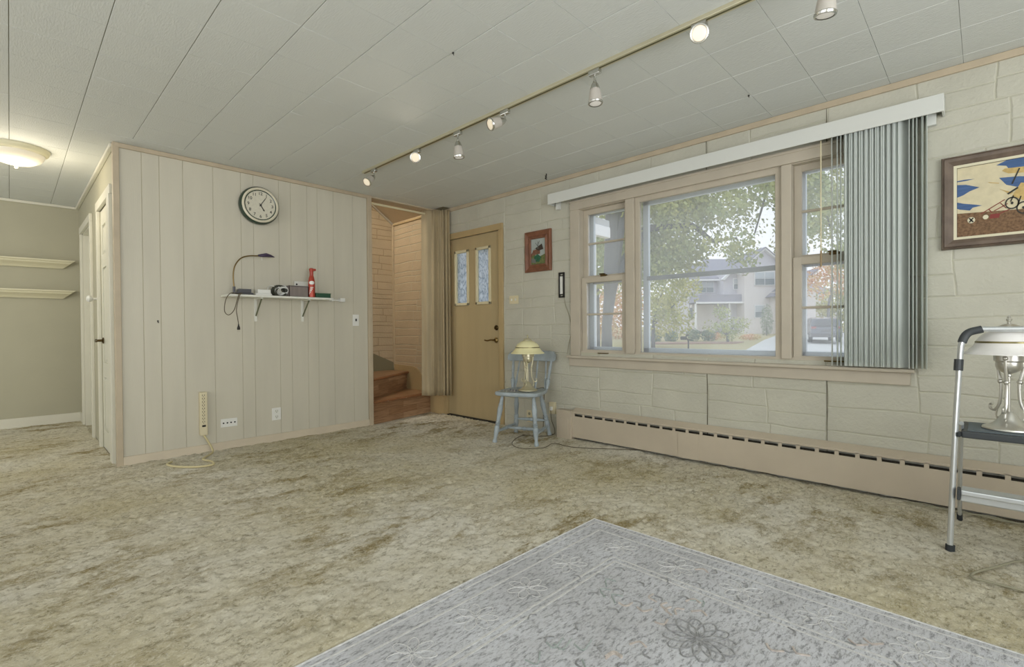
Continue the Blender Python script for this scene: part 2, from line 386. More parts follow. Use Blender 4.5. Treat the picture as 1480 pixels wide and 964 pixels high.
# stone-embossed wallboard: irregular blocks on a plane
def stone_cells(u0, u1, v0, v1, maxw, maxh, minw, minh, rnd, out):
    wd, ht = u1-u0, v1-v0
    canw = wd > 2*minw; canh = ht > 2*minh
    if (wd > maxw or rnd.random() < 0.12) and canw and (wd/maxw >= ht/maxh or not canh):
        s = u0+wd*rnd.uniform(0.35, 0.65); stone_cells(u0, s, v0, v1, maxw, maxh, minw, minh, rnd, out); stone_cells(s, u1, v0, v1, maxw, maxh, minw, minh, rnd, out)
    elif ht > maxh and canh:
        s = v0+ht*rnd.uniform(0.35, 0.65); stone_cells(u0, u1, v0, s, maxw, maxh, minw, minh, rnd, out); stone_cells(u0, u1, s, v1, maxw, maxh, minw, minh, rnd, out)
    else: out.append((u0, u1, v0, v1))
def wob(u, v):
    return (u+0.016*noise.noise((u*5, v*5, 1.3)), v+0.013*noise.noise((u*4, v*6, 7.7)))
def stones(cells, hole_list, fn, gap=0.0016, bev=0.006, hgt=0.0036, seed=1):
    rnd = random.Random(seed); mb = MB(); pieces = list(cells)
    for (hu0, hu1, hv0, hv1) in hole_list:
        nxt = []
        for (a, b, c, d) in pieces:
            if b <= hu0 or a >= hu1 or d <= hv0 or c >= hv1: nxt.append((a, b, c, d)); continue
            if a < hu0: nxt.append((a, hu0, c, d))
            if b > hu1: nxt.append((hu1, b, c, d))
            x0, x1 = max(a, hu0), min(b, hu1)
            if c < hv0: nxt.append((x0, x1, c, hv0))
            if d > hv1: nxt.append((x0, x1, hv1, d))
        pieces = nxt
    for (a, b, c, d) in pieces:
        if b-a < 0.03 or d-c < 0.03: continue
        def ring(ins):
            A, B, Cc, D = a+ins, b-ins, c+ins, d-ins; pts = []
            nu = max(2, int((b-a)/0.06)); nv = max(2, int((d-c)/0.06))
            for i in range(nu): pts.append((A+(B-A)*i/nu, Cc))
            for i in range(nv): pts.append((B, Cc+(D-Cc)*i/nv))
            for i in range(nu): pts.append((B-(B-A)*i/nu, D))
            for i in range(nv): pts.append((A, D-(D-Cc)*i/nv))
            return [wob(*p) for p in pts]
        h = hgt*rnd.uniform(0.7, 1.2); r0 = ring(gap); r1 = ring(gap+bev); n = len(r0)
        vs = [fn(p[0], p[1], 0.0) for p in r0]+[fn(p[0], p[1], h) for p in r1]
        fs = [(i, (i+1) % n, n+(i+1) % n, n+i) for i in range(n)]+[tuple(range(n, 2*n))]
        mb.add(vs, fs)
    return mb

# ================================================================== SETTING
# floor
fl = MB(); fl.box((XL, YR, -.05), (XW, YB, 0))
floor = struct('floor', fl, m_carpet, org=(0, 0, 0))
def vnoise(x, y, sc, seed):
    """value noise on arrays, 0..1"""
    x = x*sc+seed*13.7; y = y*sc+seed*7.3; xi = np.floor(x).astype(np.int64); yi = np.floor(y).astype(np.int64); fx = x-xi; fy = y-yi
    h = lambda i, j: ((((i*374761393+j*668265263+seed*1442695) & 0x7fffffff) ^ (((i*374761393+j*668265263+seed*1442695) & 0x7fffffff) >> 13))*1274126177 & 0xffffff)/float(0xffffff)
    fx = fx*fx*(3-2*fx); fy = fy*fy*(3-2*fy)
    return (h(xi, yi)*(1-fx)+h(xi+1, yi)*fx)*(1-fy)+(h(xi, yi+1)*(1-fx)+h(xi+1, yi+1)*fx)*fy
def pile(xa_, xb_, ya_, yb_, st_, name):
    nx = int((xb_-xa_)/st_)+1; ny = int((yb_-ya_)/st_)+1
    X, Y = np.meshgrid(np.linspace(xa_, xb_, nx), np.linspace(ya_, yb_, ny))
    u = X*.8+Y*.6; v = -X*.6+Y*.8
    a1 = vnoise(u*.75, v, 38, 1); a2 = vnoise(u, v, 75, 2); a3 = vnoise(u*.6, v, 14, 3); a4 = vnoise(X, Y, 3, 4)
    Z = .002+.0085*(1-np.abs(2*a1-1)*1.2)*(.5+a4)+.0045*a2+.006*a3
    Z = np.clip(Z-.004, .0005, .016)
    rug = (X < 2.115) & (Y < 1.465); Z[rug] = .0006
    n = nx*ny; co = np.stack([X.ravel(), Y.ravel(), Z.ravel()], 1).astype(np.float32)
    i = np.arange(n).reshape(ny, nx); q = np.stack([i[:-1, :-1], i[:-1, 1:], i[1:, 1:], i[1:, :-1]], -1).reshape(-1, 4).astype(np.int32)
    me = bpy.data.meshes.new(name); me.vertices.add(n); me.vertices.foreach_set('co', co.ravel()); me.loops.add(q.size); me.loops.foreach_set('vertex_index', q.ravel())
    me.polygons.add(len(q)); me.polygons.foreach_set('loop_start', np.arange(0, q.size, 4, dtype=np.int32)); me.polygons.foreach_set('use_smooth', [True]*len(q)); me.update(calc_edges=True)
    me.materials.append(m_carpet); o = bpy.data.objects.new(name, me); COL.objects.link(o); o.parent = floor; o['kind'] = 'structure'; return o
pile(-1.6, XW-.01, .2, YP-.005, .0105, 'shag_pile'); pile(-1.6, XA-.005, YP-.005, YB-.01, .016, 'shag_pile'); pile(2.1, XW-.01, -1.2, .2, .0105, 'shag_pile')

# ceiling: fibre tiles with open joints
ct = MB(); rnd = random.Random(3)
x0 = 0.0148-0.3125*11; y0 = 0.392-0.3105*10
for i in range(24):
    for j in range(36):
        a = x0+i*0.3125; b = a+0.3125; c = y0+j*0.3105; d = c+0.3105
        if a > XW or d < YR-0.1 or c > YB: continue
        a = max(a, XL); b = min(b, XW); d = min(d, YB); c = max(c, YR)
        if c >= YP-0.04 and a > XA: continue
        if d > YP+0.05 and b > XA+0.05: b = min(b, XA+0.05)
        g = 0.0014; gy = 0.0004 if c < 4.0 else 0.0010; e = 0.0015
        hz = [H+rnd.uniform(-.0004, .0004) for _ in range(4)]
        vs = [(a+g, c+gy, H+0.005), (b-g, c+gy, H+0.005), (b-g, d-gy, H+0.005), (a+g, d-gy, H+0.005),
              (a+g, c+gy, H+0.002), (b-g, c+gy, H+0.002), (b-g, d-gy, H+0.002), (a+g, d-gy, H+0.002),
              (a+g+e, c+gy+e*.6, hz[0]), (b-g-e, c+gy+e*.6, hz[1]), (b-g-e, d-gy-e*.6, hz[2]), (a+g+e, d-gy-e*.6, hz[3])]
        ct.add(vs, [(0, 4, 5, 1), (1, 5, 6, 2), (2, 6, 7, 3), (3, 7, 4, 0), (4, 8, 9, 5), (5, 9, 10, 6), (6, 10, 11, 7), (7, 11, 8, 4), (8, 11, 10, 9)])
ceil = struct('ceiling', ct, m_ceil, org=(0, 0, H))
cb = MB(); cb.box((XL, YR, H+0.005), (XW, YP+0.02, H+0.05)).box((XL, YP, H+0.005), (XA+0.06, YB, H+0.05))
struct('ceiling_backing', cb, m_gap, ceil)

# panel wall
pw = MB(); pw.box((XA, YP+0.003, 0), (XB, YP+0.12, H+0.03))
wall_back = struct('wall_back', pw, m_groove)
bd = MB(); gs = [XA+.0, 0.713, 0.823, 0.978, 1.19, 1.40, 1.50, 1.714, 1.819, 1.97, 2.07, 2.23, 2.434, 2.592, XB]
for a, b in zip(gs[:-1], gs[1:]):
    g = 0.0010; e = 0.0022
    bd.add([(a+g, YP+.003, 0), (b-g, YP+.003, 0), (b-g, YP+.003, H), (a+g, YP+.003, H), (a+g+e, YP, 0), (b-g-e, YP, 0), (b-g-e, YP, H), (a+g+e, YP, H)],
           [(4, 5, 6, 7), (0, 4, 7, 3), (5, 1, 2, 6)])
struct('panel_boards', bd, m_panel, wall_back)
struct('wall_corner_fill', MB().box((XA, YP+0.12, 0), (XA+0.1, 4.80, H+0.03)), m_hall, wall_back)
# baseboard and trims of the panel wall
struct('baseboard_back', MB().bbox((0.568, YP-0.014, 0), (2.595, YP+0.001, 0.072), 0.003), mat('baseboard_tan', lin(206, 194, 172), .5, var=.05, vscale=5))
struct('trim_1', MB().bbox((XA-0.006, YP-0.016, 0), (XA+0.022, YP+0.0, H), .003).bbox((XA-0.016, YP-0.016, 0), (XA, YP+0.035, H), 0.003), m_tan)
struct('trim_2', MB().bbox((2.592, YP-0.02, 0), (2.64, YP+0.13, H), .004), m_tan)
struct('trim_3', MB().bbox((XA, YP-0.018, H-0.035), (2.6, YP, H-0.001), .004), m_tan)

# hall: side wall with doors, back wall, left wall
HW = MB(); D1 = (4.835, 5.50); D2 = (6.10, 6.93); DH = 2.05
HW.box((XA, 4.80, 0), (XA+.1, D1[0], H+.03)).box((XA, D1[1], 0), (XA+.1, D2[0], H+.03)).box((XA, D2[1], 0), (XA+.1, YB, H+.03))
HW.box((XA, D1[0], DH), (XA+.1, D1[1], H+.03)).box((XA, D2[0], DH), (XA+.1, D2[1], H+.03))
struct('wall_hall_side', HW, m_hall)
struct('wall_hall_back', MB().box((XL, YB, 0), (XA+.1, YB+.1, H+.03)), m_hall)
struct('baseboard_hall', MB().bbox((XL, YB-.014, 0), (XA, YB, 0.105), .004).bbox((XA-.014, D2[1]+.07, 0), (XA, YB-.014, .105), .004), m_white)
struct('trim_4', MB().bbox((XL, YB-.03, H-.03), (XA, YB, H-.001), .006).bbox((XA-.03, YP+.03, H-.03), (XA, YB-.03, H-.001), .006), m_white)

def panel_door(name, y0, y1, recess, ztop, hinge_low=True, bev=True):
    """six-panel door in the hall side wall (plane x=XA, hall on the low-x side)"""
    root = sroot(name, (XA, (y0+y1)/2, 0))
    xf = XA+recess
    st = 0.09; pv = [(0.16, 0.62), (0.74, 1.55), (1.66, ztop-0.13)]; mid = (y0+y1)/2
    s = MB(); ys = [y0, y0+st, mid-.03, mid+.03, y1-st, y1]
    s.box((xf, y0, .006), (xf+.035, y0+st, ztop)).box((xf, mid-.03, .006), (xf+.035, mid+.03, ztop)).box((xf, y1-st, .006), (xf+.035, y1, ztop))
    zz = [(.006, pv[0][0]), (pv[0][1], pv[1][0]), (pv[1][1], pv[2][0]), (pv[2][1], ztop)]
    for a, b in ((y0+st, mid-.03), (mid+.03, y1-st)):
        for c, d in zz: s.box((xf, a, c), (xf+.035, b, d))
        for c, d in pv:
            s.box((xf+.014, a, c), (xf+.03, b, d))
            e = .03
            s.add([(xf+.014, a+.008, c+.008), (xf+.014, b-.008, c+.008), (xf+.014, b-.008, d-.008), (xf+.014, a+.008, d-.008), (xf+.003, a+e, c+e), (xf+.003, b-e, c+e), (xf+.003, b-e, d-e), (xf+.003, a+e, d-e)],
                  [(0, 1, 5, 4), (1, 2, 6, 5), (2, 3, 7, 6), (3, 0, 4, 7), (4, 5, 6, 7)])
    struct('door_slab', s, m_doorw, root)
    return root, xf
d1, xf = panel_door('door_1', D1[0], D1[1], 0.004, 2.04)
c1 = MB(); 
c1.bbox((XA-.03, 4.72, 0), (XA+.0, D1[0], DH-.005), .003).bbox((XA-.022, D1[1], 0), (XA, D1[1]+.075, DH-.005), .003).bbox((XA-.024, 4.722, DH-.004), (XA-.0005, D1[1]+.073, 2.12), .003)
struct('casing', c1, m_white, d1)
kn = MB(); kn.lathe([(.026, 0), (.026, .006), (.011, .012), (.010, .04), (.014, .045), (.014, .055), (.006, .058)], (XA+.004, 5.42, .93), (-1, 0, 0), 16)
kn.tube(arc([(XA-.046, 5.42, .93), (XA-.05, 5.38, .932), (XA-.05, 5.31, .926)], 5), [.009]*6+[.007]*5, 8)
struct('door_lever', kn, m_darkbrass, d1, smooth=True, label='dark bronze lever handle')
for z in (.30, 1.72):
    struct('hinge', MB().bbox((XA-.006, 4.838, z-.05), (XA+.006, 4.866, z+.05), .002).tube([(XA-.006, 4.836, z-.055), (XA-.006, 4.836, z+.055)], .006, 8), m_darkbrass, d1, label='bronze hinge')
d2, xf = panel_door('door_2', D2[0], D2[1], 0.06, 2.04)
c2 = MB()
c2.bbox((XA-.022, D2[0]-.07, 0), (XA, D2[0], DH-.001), .003).bbox((XA-.022, D2[1], 0), (XA, D2[1]+.07, DH-.001), .003).bbox((XA-.024, D2[0]-.068, DH), (XA-.0005, D2[1]+.068, 2.12), .003)
c2.box((XA, D2[1]-.012, 0), (XA+.1, D2[1], DH)).box((XA, D2[0], DH-.012), (XA+.1, D2[1], DH))
struct('casing', c2, m_white, d2)
kb = MB(); kb.lathe([(.02, 0), (.02, .005), (.009, .01), (.009, .03), (.024, .045), (.03, .06), (.024, .075), (.008, .08)], (XA, 5.72, 1.30), (-1, 0, 0), 16)
tag(obj('coat_peg', kb, m_plate, smooth=True), 'small white peg knob sticking out between the two hall doors', 'peg')

# hall picture-ledge shelves
def ledge(z, hgt, dep, label):
    mb = MB(); x1 = XA-.04; y1 = YB
    # stepped cornice profile (distance from wall, height), run along x, raked end on the right
    prof = [(0, 0), (0, hgt), (dep, hgt), (dep, hgt-.014), (dep-.012, hgt-.02), (dep-.016, hgt-.036), (dep*.55, hgt*.35), (dep*.4, hgt*.18), (dep*.3, 0)]
    n = len(prof); vs = []
    for x in (-2.2, x1):
        for d, h in prof: vs.append((x if x < 0 else x1-(hgt-h)*1.15, y1-d, z+h))
    fs = [tuple(range(n-1, -1, -1)), tuple(range(n, 2*n))]+[(i, (i+1) % n, n+(i+1) % n, n+i) for i in range(n)]
    mb.add(vs, fs)
    o = obj('wall_shelf', mb, m_hallshelf); tag(o, label, 'shelf', 'ledge shelves in the hall'); return o
ledge(1.70, .088, .10, 'upper cream moulded ledge shelf on the far hall wall')
ledge(1.372, .088, .10, 'lower cream moulded ledge shelf on the far hall wall')

# stone-board window wall (x = XW) with window and door holes
WH = (0.42, 2.615, 0.785, 2.075)      # y0,y1,z0,z1
DHo = (3.625, 4.51, 0.0, 2.04)
ww = MB(); X2 = XW+.19
ww.box((XW, YR, -.05), (X2, WH[0], H+.05)).box((XW, WH[1], -.05), (X2, DHo[0], H+.05)).box((XW, DHo[1], -.05), (X2, 6.6, H+.9))
ww.box((XW, WH[0], -.05), (X2, WH[1], WH[2])).box((XW, WH[0], WH[3]), (X2, WH[1], H+.05))
ww.box((XW, DHo[0], DHo[3]), (X2, DHo[1], H+.05)).box((XW, DHo[0], -.05), (X2, DHo[1], 0.0))
wr = struct('wall_right', ww, m_stonegap)
cells = []; rs = random.Random(11)
for (a, b) in ((YR, -1.5), (-1.5, -.5), (-.5, .709), (.709, 1.463), (1.463, 2.4), (2.4, 3.55), (3.55, 4.62)):
    stone_cells(a, b, 0, H, .52, .21, .13, .075, rs, cells)
sm = stones(cells, [WH, (3.58, 4.56, 0, 2.09)], lambda u, v, h: (XW-h, u, v), seed=4)
# reverse winding so the faces look into the room
sm.f = [tuple(reversed(f)) for f in sm.f]
struct('stone_relief', sm, m_stone, wr)
se = MB()
for y in (.709, 1.463): se.box((XW-.0052, y-.0012, 0), (XW, y+.0012, .66)).box((XW-.0052, y-.0012, 2.14), (XW, y+.0012, H))
struct('board_seam', se, m_seam, wr)
struct('trim_5', MB().bbox((XW-.018, YR, H-.04), (XW, YP-.02, H-.001), .004), m_tan)

# other walls behind and left of the camera, openings added for the fill light
wb = MB(); wb.box((XL, YR-.1, 0), (-1.5, YR, H+.03)).box((1.9, YR-.1, 0), (XW, YR, H+.03)).box((-1.5, YR-.1, 0), (1.9, YR, .35)).box((-1.5, YR-.1, 2.3), (1.9, YR, H+.03))
struct('wall_front', wb, m_panel)
wlm = MB(); wlm.box((XL-.1, YR, 0), (XL, -1.1, H+.03)).box((XL-.1, 4.3, 0), (XL, 5.2, H+.03)).box((XL-.1, 6.8, 0), (XL, YB, H+.03))
wlm.box((XL-.1, -1.1, 0), (XL, 4.3, .35)).box((XL-.1, -1.1, 2.3), (XL, 4.3, H+.03)).box((XL-.1, 5.2, 0), (XL, 6.8, .6)).box((XL-.1, 5.2, 2.2), (XL, 6.8, H+.03))
struct('wall_left', wlm, m_panel)
w2 = MB()
for x in (-1.5, -.38, .74, 1.85): w2.bbox((x, YR-.08, .35), (x+.05, YR-.02, 2.3))
w2.bbox((-1.5, YR-.08, .35), (1.9, YR-.02, .4)).bbox((-1.5, YR-.08, 2.25), (1.9, YR-.02, 2.3))
struct('added_window_rear', w2, m_white)  # unseen frame added to go with the rear fill lamp
w3 = MB()
for y in (-1.1, .68, 2.46, 4.25): w3.bbox((XL-.08, y, .35), (XL-.02, y+.05, 2.3))
w3.bbox((XL-.08, -1.1, .35), (XL-.02, 4.3, .4)).bbox((XL-.08, -1.1, 2.25), (XL-.02, 4.3, 2.3))
struct('added_window_left', w3, m_white)  # unseen frame added to go with the side fill lamp

# ------------------------------------------------------------------ stair alcove
ab = MB(); ab.box((XA+.1, YS, 0), (XW, YS+.12, 3.6)); struct('wall_stairwell', ab, m_alcgap)
AL = bpy.data.objects['wall_stairwell']
c_ = []; rs = random.Random(5)
for (a, b) in ((1.6, 2.3), (2.3, 2.9), (2.9, 3.57)): stone_cells(a, b, .45, 3.2, .42, .115, .14, .06, rs, c_)
s1 = stones(c_, [], lambda u, v, h: (u, YS-h, v), gap=.0025, bev=.006, hgt=.0045, seed=6)
struct('stone_relief', s1, m_alc, AL)
c_ = []; stone_cells(YP+.13, YS, .2, 2.42, .7, .11, .3, .06, rs, c_)
s2 = stones(c_, [], lambda u, v, h: (XW-h, u, v), gap=.0025, bev=.006, hgt=.0045, seed=7); s2.f = [tuple(reversed(f)) for f in s2.f]
struct('stone_relief_right', s2, m_alc, wr)
# sloping soffit over the stair, corner strip, soffit trims
so = MB(); so.prism([(XW+.02, YP+.13, 2.40), (XW+.02, YS+.01, 2.40), (1.2, YS+.01, 4.0), (1.2, YP+.13, 4.0)], (0, 0, .05))
struct('ceiling_stairwell', so, m_alc)
struct('wall_header', MB().box((2.64, YP, 2.385), (XW, YP+.13, 2.6)).box((XA, YP+.02, 2.4), (XW, YP+.13, 4.0)), m_tan)
struct('wall_stair_left', MB().box((1.1, YP+.125, 0), (1.2, YS+.1, 4.0)), m_alc)
tr = MB(); tr.prism([(XW, YS-.02, 2.375), (XW, YS-.02, 2.40), (2.6, YS-.02, 3.069), (2.6, YS-.02, 3.04)], (0, .02, 0))
struct('trim_6', tr, m_wtan)
struct('trim_7', MB().bbox((XW-.025, YS-.025, .5), (XW, YS, 2.39), .003), m_alc)
struct('trim_8', MB().bbox((XW-.02, YP+.13, 2.375), (XW, YS-.02, 2.40), .003), m_doortrim)
struct('trim_9', MB().bbox((XW-.024, 4.566, 0), (XW, 4.86, H-.001), .003), m_doortrim)
# winder stairs
st = thing('staircase', 'brown wood winder stairs climbing into the alcove behind the taupe curtain', 'stairs', (3.1, 5.0, 0))
nz1 = ((2.65, 4.635), (XW-.02, 4.83)); nz2 = ((2.67, 4.76), (XW-.022, 5.33)); nz3 = ((2.66, 4.80), (3.02, YS-.03))
def step(nz, z0, z1, corner, name_r, name_t):
    (ax, ay), (bx, by) = nz; d = V((bx-ax, by-ay, 0)).normalized(); nrm = V((-d.y, d.x, 0))
    r = MB(); r.prism([(ax, ay, z0), (bx, by, z0), (bx, by, z1-.03), (ax, ay, z1-.03)], nrm*.02); obj('riser', r, m_wood, st)
    t = MB(); f0 = V((ax, ay, 0))-nrm*.022; f1 = V((bx, by, 0))-nrm*.022
    t.prism([(f0.x, f0.y, z1-.03), (f1.x, f1.y, z1-.03)]+[(c[0], c[1], z1-.03) for c in corner], (0, 0, .03)); obj('tread', t, m_woodtread, st)
    e = MB(); e.tube([(f0.x, f0.y, z1-.014), (f1.x, f1.y, z1-.014)], (.016), 8); obj('nosing', e, m_woodedge, st)
step(nz1, 0.0, .25, [(XW-.02, YS-.03), (2.66, YS-.03), (2.66, 4.74)], '', '')
step(nz2, .25, .47, [(XW-.02, YS-.03), (2.66, YS-.03), (2.66, 4.76)], '', '')
step(nz3, .47, .69, [(2.2, YS-.03), (2.2, 4.8)], '', '')
sc = MB()
for t_ in (.22, .52, .86): 
    x = nz1[0][0]+(nz1[1][0]-nz1[0][0])*t_; y = nz1[0][1]+(nz1[1][1]-nz1[0][1])*t_-.036
    obj('nosing_screw', MB().ball((x, y, .232), .006, 8), m_chrome, st, smooth=True)
# skirt boards
sk = MB(); sk.prism([(XW-.001, YS-.02, .47), (XW-.001, YS-.02, .56), (2.9, YS-.02, .85), (2.9, YS-.02, .47)], (0, .019, 0))
struct('baseboard_stair_back', sk, mat('skirt_grey', lin(128, 122, 96), .5))
cur = arc([(XW-.02, YS-.02, .55), (XW-.02, 5.30, .54), (XW-.02, 5.16, .53), (XW-.02, 5.08, .49), (XW-.02, 5.0, .42), (XW-.02, 4.95, .33), (XW-.02, 4.93, .25), (XW-.02, 4.86, .25)], 4)
sk = MB(); sk.prism([tuple(p) for p in cur]+[(XW-.02, 4.86, .25), (XW-.02, YS-.02, .25)][0:2], (.018, 0, 0))
struct('baseboard_stair_right', sk, m_doortrim)

# ------------------------------------------------------------------ entry door
ed = sroot('door_3', (XW, 4.07, 0))
cs = MB(); cs.bbox((XW-.022, 3.572, 0), (XW, 3.632, 2.034), .003).bbox((XW-.022, 4.505, 0), (XW, 4.565, 2.034), .003).bbox((XW-.024, 3.573, 2.0345), (XW, 4.564, 2.10), .003)
cs.box((XW, 3.625, 0), (XW+.1, 3.632, 2.04)).box((XW, 4.505, 0), (XW+.1, 4.51, 2.04))
struct('casing', cs, m_doortrim, ed)
L1 = (4.135, 4.378, 1.27, 1.895); L2 = (3.778, 4.018, 1.27, 1.895); DX = XW+.012
sl = MB(); ys = [3.633, L2[0], L2[1], L1[0], L1[1], 4.504]
sl.box((DX, 3.633, .02), (DX+.04, 4.504, 1.27)).box((DX, 3.633, 1.895), (DX+.04, 4.504, 2.033))
for a, b in ((ys[0], ys[1]), (ys[2], ys[3]), (ys[4], ys[5])): sl.box((DX, a, 1.27), (DX+.04, b, 1.895))
struct('door_slab', sl, m_door, ed)
for (a, b, c, d) in (L1, L2):
    fr = MB(); e = .03
    for q in (((a, c), (a+e, d)), ((b-e, c), (b, d)), ((a, c), (b, c+e)), ((a, d-e), (b, d))): fr.bbox((DX-.014, q[0][0], q[0][1]), (DX+.02, q[1][0], q[1][1]), .005)
    lf = struct('lite_frame', fr, m_litetrim, ed, label='cream frame of a narrow door light')
    struct('lite_glass', MB().box((DX+.01, a+e, c+e), (DX+.016, b-e, d-e)), m_leaded, lf)
db = MB(); db.lathe([(.028, 0), (.028, .006), (.02, .012), (.018, .02), (.006, .022)], (DX, 3.70, 1.015), (-1, 0, 0), 18).bbox((DX-.03, 3.695, 1.0), (DX-.02, 3.705, 1.03), .003)
struct('deadbolt', db, m_darkbrass, ed, smooth=True)
lv = MB(); lv.lathe([(.030, 0), (.030, .005), (.022, .012), (.010, .018), (.010, .045)], (DX, 3.705, .885), (-1, 0, 0), 18)
lv.tube(arc([(DX-.045, 3.705, .885), (DX-.05, 3.74, .888), (DX-.05, 3.79, .878), (DX-.048, 3.835, .884)], 5), .008, 8)
struct('door_lever', lv, m_brass, ed, smooth=True)
hg = MB()
for z in (.3, 1.7): hg.bbox((XW-.03, 4.498, z-.045), (XW-.018, 4.512, z+.045), .003)
struct('hinge', hg, m_litetrim, ed)
struct('threshold', MB().bbox((XW-.03, 3.633, 0), (XW+.1, 4.504, .018), .004), m_dark, ed)

# ------------------------------------------------------------------ picture window
wi = sroot('window_1', (XW, 1.5, .75))
fr = MB(); x0 = XW-.022; x1 = XW
fr.bbox((x0, 2.60, .757), (x1, 2.70, 2.064), .003).bbox((x0, .335, .757), (x1, .435, 2.064), .003).bbox((x0-.002, .336, 2.0645), (x1, 2.699, 2.131), .003)
fr.bbox((x0-.008, .325, 2.13), (x1, 2.71, 2.148), .004)
fr.bbox((x0+.004, 2.055, .79), (x1+.1, 2.135, 2.0635), .004).bbox((x0+.004, .905, .79), (x1+.1, .965, 2.0635), .004)
# jamb lining
fr.box((XW, 2.60, .79), (XW+.18, 2.615, 2.07)).box((XW, .42, .79), (XW+.18, .435, 2.07)).box((XW, .42, 2.06), (XW+.18, 2.615, 2.075)).box((XW, .42, .785), (XW+.2, 2.615, .80))
struct('window_frame', fr, m_wtan, wi)
struct('window_stool', MB().bbox((XW-.055, .28, .735), (XW+.02, 2.735, .757), .006), m_wtan, wi)
struct('window_apron', MB().bbox((XW-.024, .30, .662), (XW, 2.715, .735), .005), m_wtan, wi)
def sash(y0, y1, z0, z1, xs, st_, name='sash', muntin=None, rail_b=None, m__=None):
    s = MB(); d = .032; rb = rail_b or st_
    s.bbox((xs, y0, z0), (xs+d, y0+st_, z1), .004).bbox((xs, y1-st_, z0), (xs+d, y1, z1), .004).bbox((xs, y0+st_-.004, z0), (xs+d, y1-st_+.004, z0+rb), .004).bbox((xs, y0+st_-.004, z1-st_), (xs+d, y1-st_+.004, z1), .004)
    if muntin: s.bbox((xs+.006, y0+st_-.004, muntin-.008), (xs+d-.006, y1-st_+.004, muntin+.008), .003)
    o = struct(name, s, m__ or m_wtan, wi)
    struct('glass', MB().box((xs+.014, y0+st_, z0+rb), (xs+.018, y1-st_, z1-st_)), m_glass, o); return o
sash(.965, 2.055, .757, 2.065, XW+.005, .042, rail_b=.045)
for (a, b) in ((2.135, 2.60), (.435, .905)):
    sash(a, b, 1.425, 2.062, XW+.05, .045, muntin=1.755)
    lo = sash(a+.002, b-.002, .757, 1.455, XW+.012, .05, muntin=1.125, rail_b=.055)
    mc = (a+b)/2
    struct('sash_lock', MB().bbox((XW+.006, mc-.03, 1.45), (XW+.03, mc+.03, 1.468), .004).tube([(XW+.012, mc-.02, 1.472), (XW+.004, mc+.035, 1.472)], .005, 6), m_darkbrass, wi)
    struct('sash_lift', MB().tube(arc([(XW+.014, mc-.05, .785), (XW-.006, mc-.045, .785), (XW-.006, mc+.045, .785), (XW+.014, mc+.05, .785)], 4), .0045, 6), m_brass, wi)
# storm windows outside
sf = MB(); xs = XW+.135
for (a, b) in ((.965, 2.055), (2.15, 2.60), (.435, .905)):
    sf.bbox((xs, a, .80), (xs+.03, a+.045, 2.06)).bbox((xs, b-.05, .80), (xs+.03, b, 2.06)).bbox((xs, a, 2.02), (xs+.03, b, 2.06)).bbox((xs, a, .80), (xs+.03, b, .835))
struct('storm_frame', sf, m_storm, wi)
struct('storm_bar', MB().bbox((xs-.005, 1.0, 1.395), (xs+.025, 2.02, 1.43)).bbox((xs-.005, 2.19, 1.40), (xs+.025, 2.56, 1.43)).bbox((xs-.005, .47, 1.40), (xs+.025, .87, 1.43)), m_stormbar, wi)

# ================================================================== THINGS INDOORS
# valance + blind
va = thing('vertical_blind', 'white vertical blind over the picture window, slats gathered at its right end', 'vertical blind', (XW-.05, 1.52, 2.145))
vb = MB(); vb.bbox((XW-.112, .155, 2.14), (XW-.104, 2.885, 2.235), .002).bbox((XW-.104, .155, 2.14), (XW-.0065, .165, 2.235), .002).bbox((XW-.104, 2.875, 2.14), (XW-.0065, 2.885, 2.235), .002).bbox((XW-.1045, .155, 2.229), (XW-.0065, 2.885, 2.235), .002)
obj('valance', vb, m_valance, va)
obj('track', MB().bbox((XW-.066, .17, 2.185), (XW-.03, 2.86, 2.215), .003), m_alu, va)
for y in (.19, 2.81): obj('bracket', MB().bbox((XW-.04, y, 2.10), (XW-.0065, y+.04, 2.22), .002), m_valance, va)
# vertical slats, each a part of the blind
def slat_mesh():
    mb = MB(); n = 6; vs = []; fs = []
    for t_ in (0, 1):
        for i in range(n+1):
            u = -.0445+.089*i/n; bow = .006*(1-(u/.0445)**2)
            for zz in (0, 1.415): vs.append((u, bow+t_*.0012, zz))
    k = 2*(n+1)
    for i in range(n):
        a = 2*i; fs.append((a, a+2, a+3, a+1)); fs.append((k+a, k+a+1, k+a+3, k+a+2))
        fs.append((a, k+a, k+a+2, a+2)); fs.append((a+1, a+3, k+a+3, k+a+1))
    fs.append((0, 1, k+1, k)); fs.append((2*n, k+2*n, k+2*n+1, 2*n+1))
    return mb.add(vs, fs)
sl0 = obj('slat', slat_mesh(), m_blind, va, smooth=True, local=True)
vloc = V(va.location)
ylist = [.225, .245, .268, .285, .300]+[.325+.0128*i for i in range(21)]+[.602, .622, .640, .668]
angs = []
for i, y in enumerate(ylist):
    if i < 5: a = math.radians(4+3*(i % 2))
    elif i < 26: a = math.radians(-34+(5 if i % 2 else -4)+random.uniform(-3, 3))
    else: a = math.radians(9)
    s = sl0 if i == 0 else copy_tree(sl0, va)
    s.location = V((XW-.055, y, .765))-vloc; s.rotation_euler = (0, 0, a)
wa = va
obj('wand', MB().tube([(XW-.075, .725, 2.145), (XW-.075, .725, 1.47)], .0035, 8), m_litetrim, wa)
obj('wand_grip', MB().tube([(XW-.075, .725, 1.47), (XW-.075, .725, 1.37)], .0055, 8), mat('wand_grip', lin(150, 130, 96), .4), wa)

